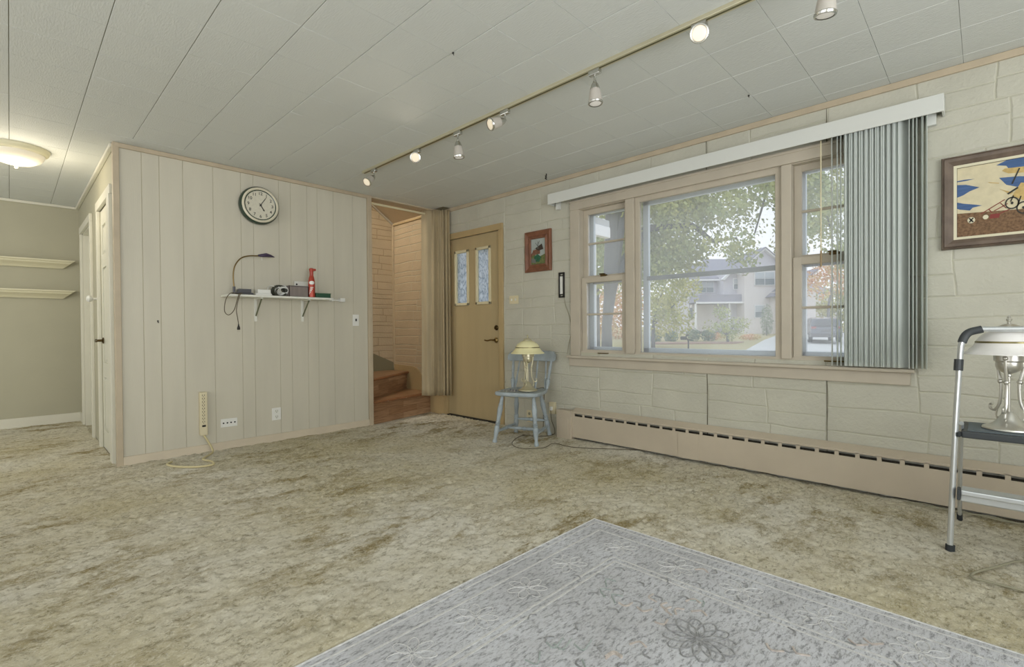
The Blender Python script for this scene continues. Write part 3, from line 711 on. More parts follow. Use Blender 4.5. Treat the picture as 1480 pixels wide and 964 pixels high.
# baseboard heater
he = thing('baseboard_heater', 'long tan metal baseboard heater under the picture window', 'heater', (XW-.03, 1.0, 0))
hx = XW-.068; y_end = 2.655; ys_ = -2.2
hb = MB(); hb.bbox((hx, ys_, .028), (hx+.006, y_end, .218), .002)
hb.prism([(hx, ys_, .243), (hx, ys_, .256), (XW-.02, ys_, .285), (XW-.006, ys_, .285), (XW-.006, ys_, .275), (hx+.006, ys_, .243)], (0, y_end-ys_, 0))
starts = [y_end-.03-.1047*k for k in range(47)]
prev = y_end
for s_ in starts:
    hb.box((hx, s_, .215), (hx+.005, prev, .246)); prev = s_-.083
hb.box((hx, ys_, .215), (hx+.005, prev, .246))
obj('front_cover', hb, m_heater, he)
obj('fins', MB().box((hx+.015, ys_, .04), (XW-.012, y_end, .22)), m_darkfin, he)
obj('splice_plate', MB().bbox((hx-.004, 1.50, .026), (hx+.001, 1.66, .216), .002).bbox((hx-.004, 1.50, .245), (hx+.001, 1.66, .258), .001), m_heater, he)
ec = MB(); ec.bbox((hx-.012, 2.655, .0), (XW-.006, 2.825, .262), .004).bbox((hx-.016, 2.69, .03), (hx-.01, 2.79, .19), .003)
obj('end_cap', ec, m_heater, he)

# power wire bundle along the heater foot
cw = MB()
for k, ph in enumerate((0, 1.7, 3.1)):
    pts = [(3.455+.018*math.sin(i*1.3+ph),   .32-i*.06, .020+.008*abs(math.sin(i*.9+ph))) for i in range(14)]
    cw.tube(arc(pts, 4), .003, 6)
tag(obj('loose_wires', cw, m_cordgrey, smooth=True), 'tangle of thin grey wires lying at the foot of the heater beside the step stool', 'cord')
cw = MB(); cw.tube(arc([(3.0, -.28, .019), (2.93, -.12, .019), (2.78, -.035, .019), (2.65, .03, .019), (2.60, .03, .019), (2.60, -.02, .019), (2.60, -.11, .019), (2.62, -.3, .019)], 6), .0045, 7)
tag(obj('extension_cord', cw, m_cordgrey, smooth=True), 'grey-beige cord looping on the carpet in front of the step stool', 'cord')

# rug
rx, ry = 2.105, 1.455
rg = thing('area_rug', 'large faded grey rug with a floral medallion on the shag carpet', 'rug', (.6, .1, 0))
obj('pile', MB().bbox((-1.0, -.85, .0), (rx, ry, .012), .004), m_rug, rg)
bnd = MB(); bnd.tube([(-1.0, ry, .008), (rx, ry, .008), (rx, -.85, .008)], .0065, 8); bnd.box((rx-.035, -.85, .012), (rx-.028, ry-.03, .0128)).box((-1.0, ry-.035, .012), (rx-.028, ry-.028, .0128))
obj('binding', bnd, m_rugline, rg)
ob = MB(); z = .0128
def rline(a, b, wd, mb): 
    a = V(a); b = V(b); d = (b-a).normalized(); nn = V((-d.y, d.x, 0))*wd/2
    mb.prism([a-nn, b-nn, b+nn, a+nn], (0, 0, .0014))
for off in (.30, .33, .10):
    rline((rx-off, -.85, z-.0006), (rx-off, ry-off, z-.0006), .008, ob); rline((-1, ry-off, z-.0006), (rx-off, ry-off, z-.0006), .008, ob)
def rosette(c, R, mb, n=8, w_=.003):
    for k in range(n):
        a = 2*PI*k/n; p = [(c[0]+R*.5*math.cos(a)+R*.42*(math.cos(a)*math.cos(t)*1.0-math.sin(a)*math.sin(t)*.5), c[1]+R*.5*math.sin(a)+R*.42*(math.sin(a)*math.cos(t)+math.cos(a)*math.sin(t)*.5), z) for t in [2*PI*j/14 for j in range(14)]]
        mb.tube(p, (w_*.5), 4, closed=True)
for k in range(9):
    rosette((rx-.20, ry-.28-k*.26), .085, ob, 7); rosette((rx-.48-k*.26, ry-.20), .085, ob, 7)
obj('border_pattern', ob, m_rugline, rg, label='pale border scrolls of the rug')
md = MB(); mc = (1.51, .649)
rosette(mc, .12, md, 12, .006)
for R_, n_ in ((.20, 14), (.30, 20), (.42, 26)):
    for k in range(n_):
        a = 2*PI*k/n_; r2 = R_*(1+.10*math.sin(4*a)); p0 = (mc[0]+r2*math.cos(a), mc[1]+r2*math.sin(a)*1.25, z)
        a2 = a+random.uniform(-1, 1); md.tube(arc([p0, (p0[0]+.022*math.cos(a2), p0[1]+.022*math.sin(a2), z), (p0[0]+.04*math.cos(a2+.7), p0[1]+.04*math.sin(a2+.7), z)], 3), .0035, 4)
md.lathe([(.03, 0), (.03, .002), (.0, .002)], (mc[0], mc[1], z-.001), n=16)
obj('medallion_pattern', md, m_rugdark, rg, label='slate-coloured floral medallion of the rug')
m2 = MB()
for k in range(26):
    a = random.uniform(0, 2*PI); r2 = random.uniform(.15, .5); p0 = (mc[0]+r2*math.cos(a), mc[1]+r2*math.sin(a)*1.1-.02, z)
    m2.tube(arc([p0, (p0[0]+.03*math.cos(a*3), p0[1]+.03*math.sin(a*3), z), (p0[0]+.05*math.cos(a*3+.8), p0[1]+.05*math.sin(a*3+.8), z)], 3), .004, 4)
obj('rust_pattern', m2, m_rugrust, rg, label='faint rust-coloured flourishes')
m3 = MB()
for k in range(60):
    a = random.uniform(0, 2*PI); r2 = random.uniform(.35, .85); p0 = (mc[0]-.1+r2*math.cos(a)*.8, mc[1]+r2*math.sin(a), z)
    if p0[0] > rx-.38 or p0[1] > ry-.38: continue
    m3.tube(arc([p0, (p0[0]+.04*math.cos(a*2), p0[1]+.04*math.sin(a*2), z), (p0[0]+.06*math.cos(a*2+1.2), p0[1]+.06*math.sin(a*2+1.2), z)], 3), .003, 4)
obj('leaf_pattern', m3, m_rugteal, rg, label='faint teal-grey leaf scrolls')

# ------------------------------------------------------------------ wall clock
ck = thing('wall_clock', 'round wall clock with dark green rim and cream bezel on the cream panelling', 'clock', (1.535, YP, 1.94))
cc = (1.537, YP, 2.098); ax = (0, -1, 0)
obj('rim', MB().lathe([(.146, .0), (.160, .008), (.165, .028), (.163, .05), (.150, .066), (.143, .066)], cc, ax, 48), m_greenclock, ck, smooth=True)
obj('bezel', MB().lathe([(.148, .062), (.151, .070), (.146, .078), (.137, .080), (.132, .074), (.128, .066), (.127, .064)], cc, ax, 48, caps=False), m_cream, ck, smooth=True)
obj('face', MB().lathe([(.129, .062), (.129, .067)], cc, ax, 48), m_face, ck)
obj('inner_ring', MB().lathe([(.1305, .0705), (.127, .0700), (.1225, .0675)], cc, ax, 48, caps=False), m_greenclock, ck, smooth=True)
hd = MB()
def hand(ang, L, w0):
    d = V((math.sin(ang), 0, math.cos(ang))); s_ = V((math.cos(ang), 0, -math.sin(ang))); c = V((cc[0], YP-.070, cc[2]))
    hd.prism([c-d*.015-s_*w0, c+d*L*.7-s_*w0*1.2, c+d*L, c+d*L*.7+s_*w0*1.2, c-d*.015+s_*w0], (0, -.001, 0))
hand(math.radians(148), .062, .003); hand(math.radians(33), .095, .0022)
hd.lathe([(.008, .067), (.008, .072), (.0, .073)], cc, ax, 12); hd.lathe([(.006, .0), (.006, .002)], (cc[0]+math.sin(math.radians(148))*.05, YP-.069, cc[2]+math.cos(math.radians(148))*.05), ax, 10)
obj('hands', hd, m_ink, ck)
dg = bpy.context.evaluated_depsgraph_get()
for h in range(1, 13):
    cu = bpy.data.curves.new('numeral', 'FONT'); cu.body = str(h); cu.size = .036; cu.align_x = 'CENTER'; cu.align_y = 'CENTER'; cu.offset = .0006
    to = bpy.data.objects.new('numeral', cu); COL.objects.link(to); dg.update(); me = bpy.data.meshes.new_from_object(to.evaluated_get(bpy.context.evaluated_depsgraph_get()))
    a = 2*PI*h/12
    nm = MB(); nm.add([(cc[0]+math.sin(a)*.098+q.co.x, YP-.0675, cc[2]+math.cos(a)*.098+q.co.y) for q in me.vertices], [tuple(p.vertices) for p in me.polygons])
    bpy.data.objects.remove(to); bpy.data.meshes.remove(me)
    obj('numeral', nm, m_ink, ck)
tk = MB()
for k in range(60):
    a = 2*PI*k/60; d = V((math.sin(a), 0, math.cos(a))); s_ = V((math.cos(a), 0, -math.sin(a)))*.0006; c = V((cc[0], YP-.0675, cc[2]))
    tk.add([c+d*.116-s_, c+d*.116+s_, c+d*.121+s_, c+d*.121-s_], [(0, 1, 2, 3)])
obj('minute_track_pattern', tk, m_ink, ck)

# ------------------------------------------------------------------ wall shelf with things on it
SZ = 1.305
ws = thing('wall_shelf', 'narrow white wall shelf on two brackets below the round clock', 'shelf', (1.72, YP, 1.08))
obj('board', MB().bbox((1.235, YP-.20, SZ-.018), (2.115, YP-.004, SZ), .003), m_shelfw, ws)
for x in (1.505, 1.913):
    b = MB(); b.bbox((x-.011, YP-.014, 1.085), (x+.011, YP, SZ-.018), .002).bbox((x-.009, YP-.17, SZ-.028), (x+.009, YP-.01, SZ-.018), .002)
    br = obj('bracket', b, m_shelfw, ws)
    obj('brace', MB().tube([(x, YP-.16, SZ-.028), (x, YP-.016, 1.135)], .006, 8), m_brk, br)
obj('end_rail', MB().bbox((2.10, YP-.03, SZ-.014), (2.33, YP-.012, SZ-.002), .002).bbox((2.18, YP-.05, SZ-.02), (2.20, YP, SZ+.012), .002).bbox((2.27, YP-.05, SZ-.022), (2.32, YP, SZ+.012), .002), m_plate, ws)
# goose-neck lamp
gl = thing('desk_lamp', 'dark gooseneck lamp with small purple head on the left end of the white shelf', 'lamp', (1.37, YP-.1, SZ))
gb = MB(); gb.prism([(1.30, YP-.17, SZ), (1.44, YP-.16, SZ), (1.45, YP-.05, SZ), (1.31, YP-.03, SZ)], (0, 0, .02)); gb.prism([(1.33, YP-.15, SZ+.02), (1.43, YP-.145, SZ+.02), (1.44, YP-.07, SZ+.02), (1.34, YP-.05, SZ+.02)], (0, 0, .03))
gb.tube([(1.31, YP-.1, SZ), (1.31, YP-.1, SZ+.07)], .011, 10)
obj('base', gb, m_slate, gl, bevel=.006)
gp = arc([(1.31, YP-.1, SZ+.06), (1.305, YP-.1, SZ+.16), (1.318, YP-.1, SZ+.24), (1.36, YP-.1, SZ+.305), (1.42, YP-.1, SZ+.335), (1.505, YP-.1, SZ+.345)], 7)
obj('gooseneck', MB().tube(gp, .0055, 8), m_brass, gl, smooth=True)
hm = MB(); hm.tube([(1.50, YP-.1, SZ+.347), (1.53, YP-.1, SZ+.35), (1.565, YP-.1, SZ+.357), (1.60, YP-.1, SZ+.353), (1.635, YP-.1, SZ+.346)], [(.008, .008), (.014, .02), (.018, .032), (.012, .026), (.003, .008)], 12, flat=(0, 0, 1))
hd_ = obj('lamp_head', hm, m_purple, gl, smooth=True)
obj('switch', MB().tube([(1.53, YP-.1, SZ+.34), (1.532, YP-.1, SZ+.315)], .002, 6).ball((1.532, YP-.1, SZ+.312), .004, 8), m_plate, hd_)
cd = MB(); yy = YP-.215
cd.tube(arc([(1.37, YP-.12, SZ+.006), (1.31, YP-.18, SZ+.006), (1.25, yy, SZ+.004), (1.215, yy, SZ-.05), (1.205, yy, SZ-.14), (1.235, yy, SZ-.172), (1.275, yy, SZ-.13), (1.30, yy, SZ-.04), (1.318, yy+.01, SZ+.004), (1.35, YP-.15, SZ+.008)], 6), .0032, 7)
cd.tube(arc([(1.36, YP-.15, SZ+.01), (1.328, yy+.005, SZ+.006), (1.308, yy, SZ-.04), (1.292, yy, SZ-.13), (1.30, yy, SZ-.20), (1.306, yy, SZ-.245)], 6), .0032, 7)
obj('cord', cd, m_cordbrown, gl, smooth=True)
pg = MB(); pg.lathe([(.004, 0), (.006, -.015), (.011, -.03), (.012, -.045), (.010, -.048)], (1.306, yy, SZ-.245), n=10)
pl = obj('plug', pg, m_slot, gl)
for x in (1.300, 1.310): obj('prong', MB().box((x, yy-.001, SZ-.31), (x+.002, yy+.001, SZ-.292)), m_chrome, pl)
# white junction box, cable coil, grey box, card, spray can, green box
wbx = thing('cable_box', 'small white plastic box next to the purple-headed lamp base', 'box', (1.53, YP-.1, SZ))
obj('body', MB().prism([(1.46, YP-.16, SZ), (1.59, YP-.16, SZ), (1.59, YP-.06, SZ), (1.46, YP-.06, SZ)], (0, 0, .018)).prism([(1.48, YP-.15, SZ+.018), (1.585, YP-.15, SZ+.018), (1.585, YP-.07, SZ+.018), (1.48, YP-.07, SZ+.018)], (0, 0, .035)), m_plate, wbx, bevel=.004)
co = MB(); rc = random.Random(9)
for k in range(11):
    rr = rc.uniform(.036, .050); tl = rc.uniform(-.4, .4); c0 = V((1.674+rc.uniform(-.010, .010), YP-.10+rc.uniform(-.03, .03), SZ+rr+.004)); pts = []
    for i in range(20):
        a = 2*PI*i/20; p = V((rr*1.25*math.cos(a), 0, rr*math.sin(a))); p = Matrix.Rotation(tl, 3, 'Z') @ p; pts.append(c0+p)
    co.tube(pts, .0045, 6, closed=True)
cbt = thing('cable_coil', 'coiled black and white cable bundle between the white box and the grey box', 'cable', (1.685, YP-.1, SZ))
obj('loops', co, mat('black_cable', lin(60, 62, 50), .45), cbt, smooth=True)
co = MB()
for k in range(4):
    rr = .03+.008*k; c0 = V((1.70, YP-.14+.012*k, SZ+.055)); co.tube([c0+V((rr*1.2*math.cos(2*PI*i/16), .004*math.sin(3*i), rr*.8*math.sin(2*PI*i/16))) for i in range(16)], .004, 6, closed=True)
co.tube(arc([(1.64, YP-.1, SZ+.08), (1.615, YP-.09, SZ+.095), (1.60, YP-.04, SZ+.08), (1.60, YP-.03, SZ+.015)], 5), .003, 6)
obj('white_loops', co, m_plate, cbt, smooth=True, label='white cable loops inside the dark coil')
gx = thing('storage_box', 'small grey-brown open box in the middle of the white shelf', 'box', (1.82, YP-.11, SZ))
gbm = MB(); a, b, c, d, hgt = 1.735, 1.905, YP-.165, YP-.05, .098; t = .004
gbm.box((a, c, SZ), (b, d, SZ+t)).box((a, c, SZ), (b, c+t, SZ+hgt)).box((a, d-t, SZ), (b, d, SZ+hgt)).box((a, c, SZ), (a+t, d, SZ+hgt)).box((b-t, c, SZ), (b, d, SZ+hgt))
obj('body', gbm, m_greybox, gx); obj('rim', MB().bbox((a-.003, c-.003, SZ+hgt-.008), (b+.003, c+.002, SZ+hgt+.002), .001).bbox((a-.003, c-.003, SZ+hgt-.008), (a+.002, d+.003, SZ+hgt+.002), .001).bbox((b-.002, c, SZ+hgt-.008), (b+.003, d, SZ+hgt+.002), .001).bbox((a, d-.002, SZ+hgt-.008), (b, d+.003, SZ+hgt+.002), .001), mat('box_rim', lin(96, 88, 84), .4), gx)
wc = MB(); wc.bbox((1.835, YP-.03, SZ), (1.965, YP-.018, SZ+.155), .004)
wcd = thing('white_card', 'white card leaning on the wall behind the grey-brown box', 'card', (1.9, YP-.024, SZ)); obj('card', wc, m_shelfw, wcd)
obj('hole', MB().lathe([(.008, 0), (.008, .002)], (1.855, YP-.03, SZ+.125), (0, -1, 0), 12), m_slot, wcd)
sp = thing('spray_can', 'red air-freshener spray can with trigger cap on the white shelf', 'spray can', (1.945, YP-.14, SZ))
scx, scy = 1.942, YP-.15
obj('can', MB().lathe([(.026, 0), (.030, .004), (.030, .12), (.0285, .15), (.022, .185), (.0165, .20)], (scx, scy, SZ), n=24), m_red, sp, smooth=True)
cp = MB(); cp.lathe([(.0165, .20), (.016, .235), (.020, .25), (.022, .262), (.014, .270)], (scx, scy, SZ), n=16).bbox((scx-.012, scy-.02, SZ+.245), (scx+.036, scy+.012, SZ+.266), .006)
obj('spray_cap', cp, mat('cap_red', lin(170, 66, 48), .35), sp, smooth=True)
lb = MB()
def curved(th0, th1, z0, z1, r=.0308, n=8, ell=False):
    vs = []; fs = []
    for i in range(n+1):
        t = th0+(th1-th0)*i/n; k = math.sqrt(max(0, 1-((2*i/n)-1)**2)) if ell else 1; zc = (z0+z1)/2; hz = (z1-z0)/2*k
        for zz in (zc-hz, zc+hz): vs.append((scx+r*math.sin(t), scy-r*math.cos(t), SZ+zz))
    for i in range(n): fs.append((2*i, 2*i+2, 2*i+3, 2*i+1))
    lb.add(vs, fs)
curved(-1.2, .5, .118, .150, .0308, 10, True)
for i in range(5): curved(-1.2+i*.1, -.9+i*.25, .03+i*.014, .038+i*.014)
obj('can_label', lb, m_plate, sp, label='white oval mark and streaks on the red can')
gn = thing('green_box', 'flat dark green box at the right end of the white shelf', 'box', (2.05, YP-.12, SZ))
obj('body', MB().bbox((1.975, YP-.17, SZ), (2.115, YP-.09, SZ+.036), .003), m_greenbox, gn); obj('lid', MB().bbox((1.972, YP-.173, SZ+.036), (2.118, YP-.087, SZ+.044), .002), mat('green_lid', lin(58, 92, 66), .4), gn)

# ------------------------------------------------------------------ plates on the panel wall
def qplate(name, x0, x1, z0, z1, label, cat):
    t_ = thing(name, label, cat, ((x0+x1)/2, YP, z0)); obj('plate', MB().bbox((x0, YP-.006, z0), (x1, YP-.0, z1), .002), m_plate, t_); return t_
t_ = qplate('light_switch', 2.422, 2.49, 1.045, 1.16, 'white toggle light switch near the right edge of the cream panelling', 'light switch')
obj('toggle', MB().bbox((2.450, YP-.016, 1.092), (2.462, YP-.006, 1.118), .002), m_slot, t_)
t_ = qplate('phone_jack', 1.223, 1.349, .192, .262, 'wide white jack plate with four ports right of the power strip', 'wall plate')
for x in (1.243, 1.272, 1.300, 1.329): obj('port', MB().lathe([(.0065, 0), (.0065, .003)], (x, YP-.006, .227), ax, 12), m_slot, t_)
t_ = qplate('power_outlet', 1.633, 1.71, .195, .305, 'white double power outlet low on the cream panelling', 'outlet')
for z in (.225, .275):
    rc_ = obj('receptacle', MB().lathe([(.017, 0), (.017, .003)], (1.671, YP-.006, z), ax, 16), m_shelfw, t_)
    obj('slot', MB().box((1.663, YP-.0095, z-.003), (1.6655, YP-.0085, z+.01)).box((1.677, YP-.0095, z-.003), (1.6795, YP-.0085, z+.01)).box((1.668, YP-.0095, z-.012), (1.674, YP-.0085, z-.007)), m_slot, rc_)
# power strip
ps = thing('power_strip', 'tall beige power strip mounted upright low on the cream panelling', 'power strip', (1.095, YP, .155))
obj('body', MB().bbox((1.065, YP-.045, .155), (1.118, YP-.0, .508), .004), mat('strip_beige', lin(214, 204, 172), .45), ps)
for k in range(9):
    so_ = obj('socket', MB().bbox((1.076, YP-.0462, .466-k*.027), (1.102, YP-.0448, .490-k*.027), .0008), MATS['strip_beige'], ps)
    obj('socket_slot_pattern', MB().box((1.080, YP-.0466, .478-k*.027), (1.084, YP-.046, .488-k*.027)).box((1.094, YP-.0466, .478-k*.027), (1.098, YP-.046, .488-k*.027)).box((1.086, YP-.0466, .469-k*.027), (1.091, YP-.046, .474-k*.027)), m_slot, so_)
obj('switch', MB().bbox((1.078, YP-.05, .225), (1.104, YP-.044, .24), .002), m_slot, ps)
cd = MB(); cd.tube(arc([(1.092, YP-.03, .157), (1.11, YP-.04, .12), (1.14, YP-.06, .05), (1.13, YP-.12, .022), (1.06, YP-.22, .020), (1.02, YP-.30, .020), (1.05, YP-.42, .020), (1.03, YP-.52, .020), (.93, YP-.50, .020), (.83, YP-.38, .020), (.80, YP-.26, .020), (.84, YP-.20, .020)], 7), .0075, 8)
obj('cord', cd, m_cordbeige, ps, smooth=True)
tag(obj('wall_nail', MB().ball((.80, YP-.008, 1.085), .006, 8).tube([(.80, YP, 1.08), (.803, YP-.01, 1.07)], .003, 6), m_ink), 'tiny dark screw stub in the cream panelling left of the power strip', 'screw')

# ------------------------------------------------------------------ curtain
ctn = thing('curtain', 'taupe floor-length curtain gathered beside the entry door', 'curtain', (3.44, 4.54, .22))
fold = []
path = [(3.315, 4.66), (3.36, 4.60), (3.395, 4.56), (3.42, 4.53), (3.45, 4.51), (3.475, 4.475), (3.50, 4.455), (3.515, 4.43), (3.535, 4.42)]
def curt(zb, zt, nz=26, npt=120):
    vs = []; fs = []
    pth = arc([(x, y, 0) for x, y in path], 16); L = len(pth)
    for j in range(nz+1):
        t = j/nz; z_ = zb+(zt-zb)*t
        for i in range(L):
            p = pth[i]; q = pth[min(i+1, L-1)]-pth[max(i-1, 0)]; q.normalize(); nn = V((-q.y, q.x, 0))
            s_ = i/(L-1); amp = .026*(1-.35*t)*(1 if i > L*.28 else .4); wv = math.sin(s_*36+.5*math.sin(t*2.2+s_*6))
            top = 1.0-(.0)*t
            pp = p+nn*(amp*wv+.004*noise.noise((s_*9, t*4, 2)))
            xx = pp.x*top+(1-t)*(-.012)*(1-s_)
            vs.append((min(xx, XW-.012), pp.y, z_))
    for j in range(nz):
        for i in range(L-1): a = j*L+i; fs.append((a, a+1, a+L+1, a+L))
    return MB().add(vs, fs)
o = obj('cloth', curt(.24, 2.375), m_curtain, ctn, smooth=True); md_ = o.modifiers.new('s', 'SOLIDIFY'); md_.thickness = .003
rd = MB(); rd.tube([(2.645, YP+.03, 2.335), (3.56, YP+.03, 2.335)], .012, 12)
tag(obj('curtain_rod', rd, m_litetrim, smooth=True), 'thin tan rod spanning the top of the stair opening', 'curtain rod')

# ------------------------------------------------------------------ framed pictures (on the right wall)
def ring_frame(y0, y1, z0, z1, wd, prof, m_, name, parent):
    """mitred frame; prof = list of (inward 0..1, depth)"""
    mb = MB(); n = len(prof); vs = []
    cs_ = [(y1, z0, -1, 1), (y0, z0, 1, 1), (y0, z1, 1, -1), (y1, z1, -1, -1)]
    for (y, z, sy, sz) in cs_:
        for (t_, d) in prof: vs.append((XW-.005-d, y+sy*wd*t_, z+sz*wd*t_))
    fs = []
    for c in range(4):
        e = (c+1) % 4
        for i in range(n-1): fs.append((c*n+i, c*n+i+1, e*n+i+1, e*n+i))
    return obj(name, mb.add(vs, fs), m_, parent)
def flat(pts, d, m_, name, parent, th=.0006, label=None):
    mb = MB()
    for poly in pts: mb.prism([(XW-.005-d, y, z) for y, z in poly], (-th, 0, 0))
    return obj(name, mb, m_, parent, label=label)
sp_ = thing('framed_picture', 'small mahogany-framed picture of a dark cottage beside the entry door', 'picture', (XW, 3.09, 1.55))
Y0, Y1, Z0, Z1 = 2.925, 3.255, 1.552, 1.945
ring_frame(Y0, Y1, Z0, Z1, .075, [(0, 0), (0, .02), (.2, .026), (.45, .016), (.6, .012), (.8, .022), (.9, .022), (1, .008)], m_mahog, 'frame', sp_)
py0, py1, pz0, pz1 = Y0+.073, Y1-.073, Z0+.073, Z1-.073
flat([[(py1, pz0), (py0, pz0), (py0, pz1), (py1, pz1)]], .004, mat('cottage_sky', lin(164, 172, 168), .8, var=.08, vscale=12), 'print', sp_)
pp = lambda u, v: (py1-(py1-py0)*u, pz0+(pz1-pz0)*v)
flat([[pp(0, 0), pp(1, 0), pp(1, .38), pp(.6, .30), pp(0, .42)]], .0048, mat('cottage_grass', lin(104, 112, 68), .8, var=.25, vscale=60), 'field', sp_)
flat([[pp(.1, .36), pp(.62, .40), pp(.62, .62), pp(.12, .56)], [pp(.0, .30), pp(.1, .36), pp(.1, .5), pp(.0, .42)]], .0054, mat('cottage_wall', lin(120, 84, 66), .8, var=.2, vscale=50), 'cottage', sp_)
flat([[pp(.05, .55), pp(.75, .78), pp(.85, .56), pp(.5, .52), pp(.3, .62)]], .006, mat('cottage_roof', lin(62, 52, 44), .8), 'roof', sp_)
flat([[pp(.25, .12), pp(.55, .08), pp(.7, .26), pp(.45, .40), pp(.2, .3)]], .006, mat('cottage_bush', lin(48, 96, 70), .8, var=.3, vscale=70), 'bush', sp_)
flat([[pp(.46, .6), pp(.5, .6), pp(.5, .88), pp(.47, .9)], [pp(.47, .74), pp(.62, .9), pp(.6, .91), pp(.45, .77)], [pp(.49, .7), pp(.3, .86), pp(.29, .84), pp(.47, .68)], [pp(.0, .1), pp(.35, .04), pp(.3, .2), pp(.05, .26)]], .0064, mat('cottage_tree', lin(110, 112, 106), .8), 'bare_tree', sp_)

bp_ = thing('framed_picture', 'wide walnut-framed picture of a tan biplane over brown ground, right of the blinds', 'picture', (XW, -.4, 1.41))
Y0, Y1, Z0, Z1 = -.93, .170, 1.412, 1.908
ring_frame(Y0, Y1, Z0, Z1, .052, [(0, 0), (0, .02), (.12, .032), (.2, .028), (.26, .034), (.55, .032), (.85, .022), (1, .016)], m_walnut, 'frame', bp_)
ring_frame(Y0+.05, Y1-.05, Z0+.05, Z1-.05, .013, [(0, 0), (0, .018), (1, .016), (1, .006)], m_liner, 'liner', bp_)
a0, a1, b0, b1 = Y0+.062, Y1-.062, Z0+.062, Z1-.062
flat([[(a1, b0), (a0, b0), (a0, b1), (a1, b1)]], .006, m_thread, 'canvas', bp_)
# crop-of-photo coordinates (u right, v up; u=0 left edge, 1 unit = picture height)
PH = b1-b0
pq = lambda u, v: (a1-u*PH*.70, b0+v*PH)
flat([[pq(0, 0), pq(3.75, 0), pq(3.75, .22), pq(1.4, .28), pq(0, .345)]], .0068, m_pbrown, 'ground', bp_)
flat([[pq(0, .815), pq(.12, .82), pq(.27, .81), pq(.15, .80), pq(0, .80)], [pq(0, .76), pq(.14, .745), pq(.34, .68), pq(.2, .645), pq(.1, .60), pq(0, .575)],
      [pq(0, .51), pq(.10, .48), pq(.27, .445), pq(.38, .42), pq(.24, .405), pq(.20, .37), pq(.05, .40), pq(0, .42)],
      [pq(.58, .95), pq(.74, 1.0), pq(1.1, 1.0), pq(1.24, .93), pq(1.15, .84), pq(.97, .84), pq(.75, .88), pq(.72, .92)],
      [pq(.62, .77), pq(.9, .75), pq(1.3, .68), pq(1.5, .6), pq(1.2, .54), pq(.9, .60), pq(.72, .66)],
      [pq(1.5, .95), pq(1.9, .98), pq(2.2, .9), pq(1.8, .86)]], .0066, m_pblue, 'clouds', bp_)
flat([[pq(.66, .86), pq(.70, .885), pq(1.2, .86), pq(1.9, .76), pq(1.9, .70), pq(1.2, .77), pq(.75, .81)], [pq(.80, .50), pq(.92, .66), pq(1.1, .62), pq(1.8, .50), pq(1.8, .44), pq(1.2, .40), pq(.95, .42)],
      [pq(.62, .62), pq(.66, .60), pq(.82, .54), pq(.78, .52)], [pq(.46, .735), pq(.62, .70), pq(.62, .69), pq(.48, .72)]], .0074, m_ptan, 'biplane', bp_)
def seg(p, q, wd):
    a = V((p[0], p[1], 0)); b = V((q[0], q[1], 0)); d = (b-a).normalized(); nn = V((-d.y, d.x, 0))*wd/2
    return [tuple((a-nn)[:2]), tuple((b-nn)[:2]), tuple((b+nn)[:2]), tuple((a+nn)[:2])]
sg = [seg(pq(.90, .86), pq(.80, .66), .006), seg(pq(1.02, .84), pq(.97, .72), .005), seg(pq(1.10, .83), pq(1.07, .72), .005), seg(pq(1.16, .82), pq(1.12, .74), .005), seg(pq(1.28, .80), pq(1.15, .66), .006), seg(pq(1.34, .78), pq(1.26, .66), .006),
      seg(pq(.82, .50), pq(.78, .42), .005), seg(pq(.92, .48), pq(.88, .37), .005), seg(pq(.98, .42), pq(1.22, .44), .005), seg(pq(1.02, .36), pq(1.14, .42), .004), seg(pq(.88, .60), pq(.74, .53), .008)]
for (cu_, cv_, r_) in ((.80, .40, .085), (.955, .32, .085)):
    N_ = 24
    for i in range(N_):
        t0, t1 = 2*PI*i/N_, 2*PI*(i+1)/N_; sg.append([pq(cu_+r_*1.15*math.cos(t), cv_+k_*r_*math.sin(t)) if k_ == 1 else pq(cu_+(r_*1.15-.018)*math.cos(t), cv_+(r_-.018)*math.sin(t)) for t, k_ in ((t0, 1), (t1, 1), (t1, 0), (t0, 0))])
    sg.append([pq(cu_+.02*math.cos(2*PI*i/8), cv_+.02*math.sin(2*PI*i/8)) for i in range(8)])
flat(sg, .0082, m_ink, 'struts_and_wheels', bp_)
rs_ = [seg(pq(.36, .30), pq(.70, .46), .004), seg(pq(.55, .32), pq(.74, .40), .004), seg(pq(.64, .28), pq(.80, .33), .004), seg(pq(.48, .35), pq(.52, .30), .004), seg(pq(.64, .42), pq(.72, .34), .003), [pq(.48, .22), pq(.62, .22), pq(.64, .28), pq(.50, .28)]]
flat(rs_, .0076, m_pred, 'distant_plane', bp_)
for (cu_, cv_, r_) in ((.22, .23, .045), (.43, .25, .032)): flat([[pq(cu_+r_*1.3*math.cos(2*PI*i/12), cv_+r_*math.sin(2*PI*i/12)) for i in range(12)]], .0078, m_liner, 'roundel', bp_)
flat([seg(pq(.19, .26), pq(.25, .20), .006), seg(pq(.25, .26), pq(.19, .20), .006)], .0090, m_ink, 'roundel_mark', bp_)
dk_ = [[(a1, b0), (a1-.002, b0), (a1-.002, b1), (a1, b1)], [(a1, b1-.0025), (a0, b1-.0025), (a0, b1), (a1, b1)]]
flat(dk_, .0078, m_ink, 'edge_line', bp_)

